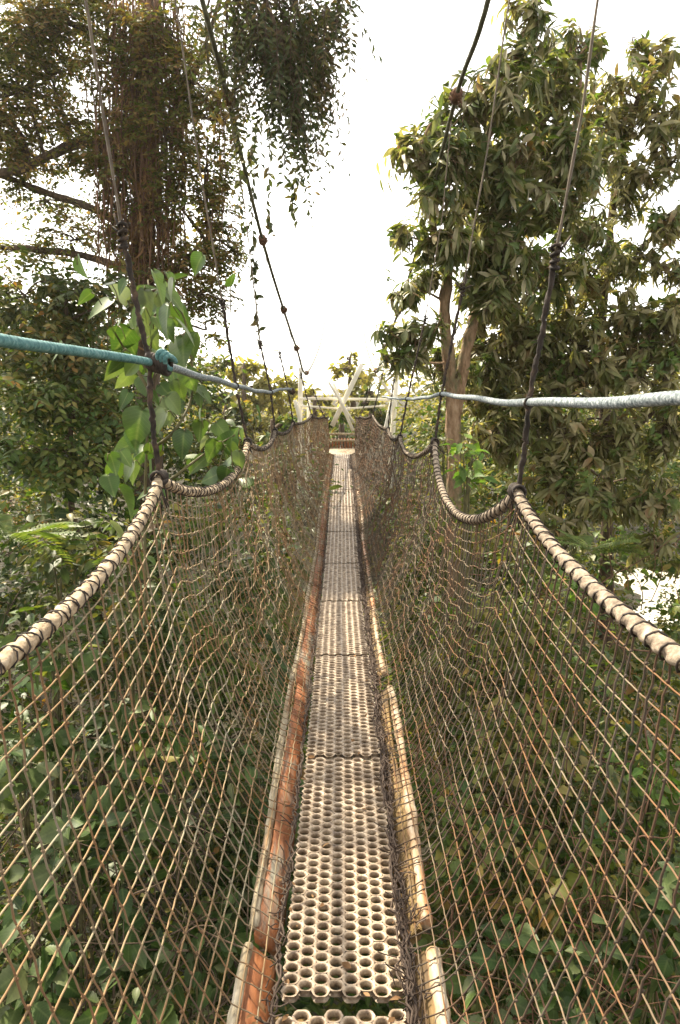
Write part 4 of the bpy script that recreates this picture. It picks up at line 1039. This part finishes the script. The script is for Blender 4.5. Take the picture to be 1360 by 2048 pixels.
# --- uncountable understory filling the slopes behind the bushes, and below the deck
def mass(name, label, spots, tpl, mat, size, dens):
    la = Acc()
    for (px, py, rx, ry, D) in spots:
        c, rad = px_blob(px, py, rx, ry, D); n = int(dens * PI * rad[0] * rad[2] / (size * size * .30))
        grow_plant(None, la, c, rad, c - [0, 0, rad[2]], tpl, size, n, .35, 0)
    o = la.build(name, mat, None, smooth=False); tag(o, label, 'undergrowth', kind='stuff'); return o
LM = [(x_, y_, 110, 90, D) for y_, D in ((650, 14), (720, 15)) for x_ in (-30, 80, 190)] + [(x_, y_, 110, 100, D) for y_, D in ((760, 13), (900, 12), (1050, 10.5)) for x_ in (-20, 110, 240, 360)] + [(x_, y_, 120, 110, D) for y_, D in ((1200, 8.6), (1350, 7.6), (1500, 6.8)) for x_ in (-30, 110, 250, 390, 510)] + [(x_, y_, 140, 130, D) for y_, D in ((1680, 6.0), (1860, 5.5), (2040, 5.1)) for x_ in (-20, 130, 280, 430, 540)] + [(480, 1000, 90, 110, 12), (560, 1120, 80, 120, 10), (20, 990, 90, 60, 9.5), (60, 1060, 90, 60, 8.8), (140, 1010, 80, 60, 9.2), (-10, 930, 60, 60, 9.8)]
def jit(sp, dx, dy, dd): return [(a_ + rng.normal() * dx, b_ + rng.normal() * dy, c_, d_, e_ + dd + rng.normal() * .3) for a_, b_, c_, d_, e_ in sp]
mass('undergrowth', 'dense green undergrowth covering the left slope', LM, T_ELL, M['l_under'], .12, 1.15)
mass('undergrowth', 'broad toothed leaves scattered through the left slope undergrowth', jit(LM, 40, 40, -.3), T_SERR, M['l_bigdark'], .19, .6)
mass('undergrowth', 'small yellowing leaves threaded through the left slope undergrowth', jit(LM, 40, 40, -.2), T_SMALL, M['l_mix'], .075, .7)
RM = [(x_, y_, 90, 90, D) for y_, D in ((860, 14), (980, 12.5)) for x_ in (850, 940, 1040, 1150, 1270, 1370)] + [(x_, y_, 100, 100, D) for y_, D in ((1120, 11), (1260, 9.2)) for x_ in (840, 930, 1040, 1130)] + [(1380, 1120, 60, 60, 12), (1170, 1215, 50, 40, 12), (1375, 1230, 50, 50, 11), (1290, 1310, 120, 45, 11), (1200, 1130, 60, 40, 12), (1330, 1268, 70, 28, 13), (1240, 1262, 40, 25, 12.5), (1225, 1185, 40, 60, 11.5), (1385, 1190, 40, 60, 11), (1290, 1262, 90, 25, 11), (1330, 1262, 60, 25, 10.5),  (1300, 1120, 70, 35, 12)] + [(x_, y_, 110, 110, D) for y_, D in ((1400, 8.4), (1540, 7.2)) for x_ in (850, 960, 1080, 1200, 1330)] + [(x_, y_, 130, 120, D) for y_, D in ((1700, 6.3), (1870, 5.7), (2040, 5.2)) for x_ in (880, 1000, 1130, 1260, 1390)]
mass('undergrowth', 'tangled green undergrowth covering the right slope', RM, T_ELL, M['l_warm'], .12, 1.15)
mass('undergrowth', 'ivy like leaves creeping over the right slope undergrowth', jit(RM, 35, 35, -.3), T_HEART, M['l_under'], .11, .6)
mass('undergrowth', 'small orange flecked leaves threaded through the right slope undergrowth', jit(RM, 35, 35, -.2), T_SMALL, M['l_mix'], .075, .8)
BM = [(x_, y_, 90, 120, D) for y_, D in ((1250, 11), (1420, 9), (1600, 7.4), (1780, 6.4), (1960, 5.8), (2100, 5.5)) for x_ in (600, 690, 780)]
mass('undergrowth', 'shaded leaves on the gully floor under the walkway', BM, T_ELL, M['l_under'], .15, 1.2)

FM = [(x_, y_, 130, 90, D + 3 * math.sin(x_)) for y_, D in ((800, 40), (880, 34), (960, 27)) for x_ in range(-60, 1440, 110) if not (560 < x_ < 820 and y_ < 850)]
FM += [(x_, 745, 90, 50, 46) for x_ in (-20, 100, 220, 900, 1020, 1140, 1260, 1360)]
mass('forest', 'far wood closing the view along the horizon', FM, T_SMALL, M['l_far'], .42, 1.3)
# added pale reflecting sheet that whitens the gap in the right slope
for (px, py, D, rx, ry) in ((1300, 1190, 20, 2.2, 3.6),):
    c = un(px, py, D); th = np.linspace(0, 2 * PI, 40, endpoint=False); rr = 1 + .15 * np.sin(3 * th) + .08 * np.sin(5 * th + 1)
    V = np.column_stack([c[0] + rx * rr * np.cos(th), c[1] + ry * rr * np.sin(th), np.full(40, c[2])]); V = np.vstack([V, c])
    T = np.stack([np.full(40, 40), np.arange(40), (np.arange(40) + 1) % 40], 1)
    m, nt, N, L = new_mat('pale_gap_mirror'); out = N.new('ShaderNodeOutputMaterial'); b = N.new('ShaderNodeBsdfPrincipled')
    b.inputs['Base Color'].default_value = (.55, .53, .46, 1); b.inputs['Roughness'].default_value = .05; b.inputs['Specular IOR Level'].default_value = .8; L.new(b.outputs[0], out.inputs[0])
    o = mesh_np('pale_gap_sheet', V, T, m); tag(o, kind='structure')

# ------------------------------------------------------------------ bright humid air
a = Acc(); box(a, (0, 40, 7), 160, 150, 42)
m, nt, N, L = new_mat('humid_air'); out = N.new('ShaderNodeOutputMaterial'); v = N.new('ShaderNodeVolumePrincipled')
v.inputs['Color'].default_value = (1, .95, .84, 1); v.inputs['Density'].default_value = .0005; v.inputs['Anisotropy'].default_value = .55
L.new(v.outputs[0], out.inputs['Volume'])
o = a.build('haze', m, None, smooth=False); tag(o, kind='stuff')
SC.cycles.volume_bounces = 0; SC.cycles.volume_max_steps = 64

c = un(556, 1556, 3.05); a = Acc(); put_leaves(a, T_ELL, np.array([[c[0], c[1], c[2] + .02]]), np.array([[.6, -.6, -.25]]), np.array([[-.3, -.5, .8]]), .10)
o = a.build('fallen_leaf', M['l_bright'], None, smooth=False); tag(o, 'single fresh green leaf caught on the orange side plank', 'leaf')

# tangled bare stems rising through the leaves of both slopes
for side, lab in ((-1, 'thin bare brown stems tangled among the leaves of the left slope'), (1, 'thin bare brown stems tangled among the leaves of the right slope')):
    a = Acc()
    for k in range(230):
        py = rng.uniform(1050, 2080); px = rng.uniform(-30, 540) if side < 0 else rng.uniform(850, 1390)
        D = float(np.interp(py, [1050, 1400, 1700, 2050], [9.5, 6.6, 5.1, 4.25])) + rng.normal() * .35
        c = un(px, py, D); up = nrm(np.array([rng.normal() * .6, rng.normal() * .4, rng.uniform(.2, 1)])); L_ = rng.uniform(.4, 1.3)
        P = smooth_path(np.array([c - up * L_ * .5 + rng.normal(size=3) * .05, c - up * L_ * .15 + rng.normal(size=3) * .06, c + up * L_ * .2 + rng.normal(size=3) * .06, c + up * L_ * .5 + rng.normal(size=3) * .1]), 4)
        tube(a, P, np.linspace(.008, .003, len(P)) * rng.uniform(.5, 1.2), 4)
    o = a.build('undergrowth', M['bark_dark'] if side < 0 else M['root'], None); tag(o, lab, 'undergrowth', kind='stuff')
# bits of dead leaf and bark lying on the planks and caught along their edges
a = Acc(); n = 170; yy = .9 + 9 * rng.random(n) ** 1.6; xx = np.where(rng.random(n) < .3, rng.uniform(-.15, .15, n), np.sign(rng.normal(size=n)) * rng.uniform(.145, .24, n))
p = np.column_stack([xx, yy, [deck_z(v) + .006 for v in yy]]); p[:, 2] += np.clip(np.abs(xx) - .18, 0, .1) * .7
d = rng.normal(size=(n, 3)); d[:, 2] *= .12; put_leaves(a, T_ELL, p, d, np.tile([0, 0, 1.0], (n, 1)) + .25 * rng.normal(size=(n, 3)), rng.uniform(.012, .035, n))
o = a.build('leaf_litter', M['l_dead'], None, smooth=False); tag(o, 'scraps of dead leaf scattered on the planks', 'leaf litter', kind='stuff')
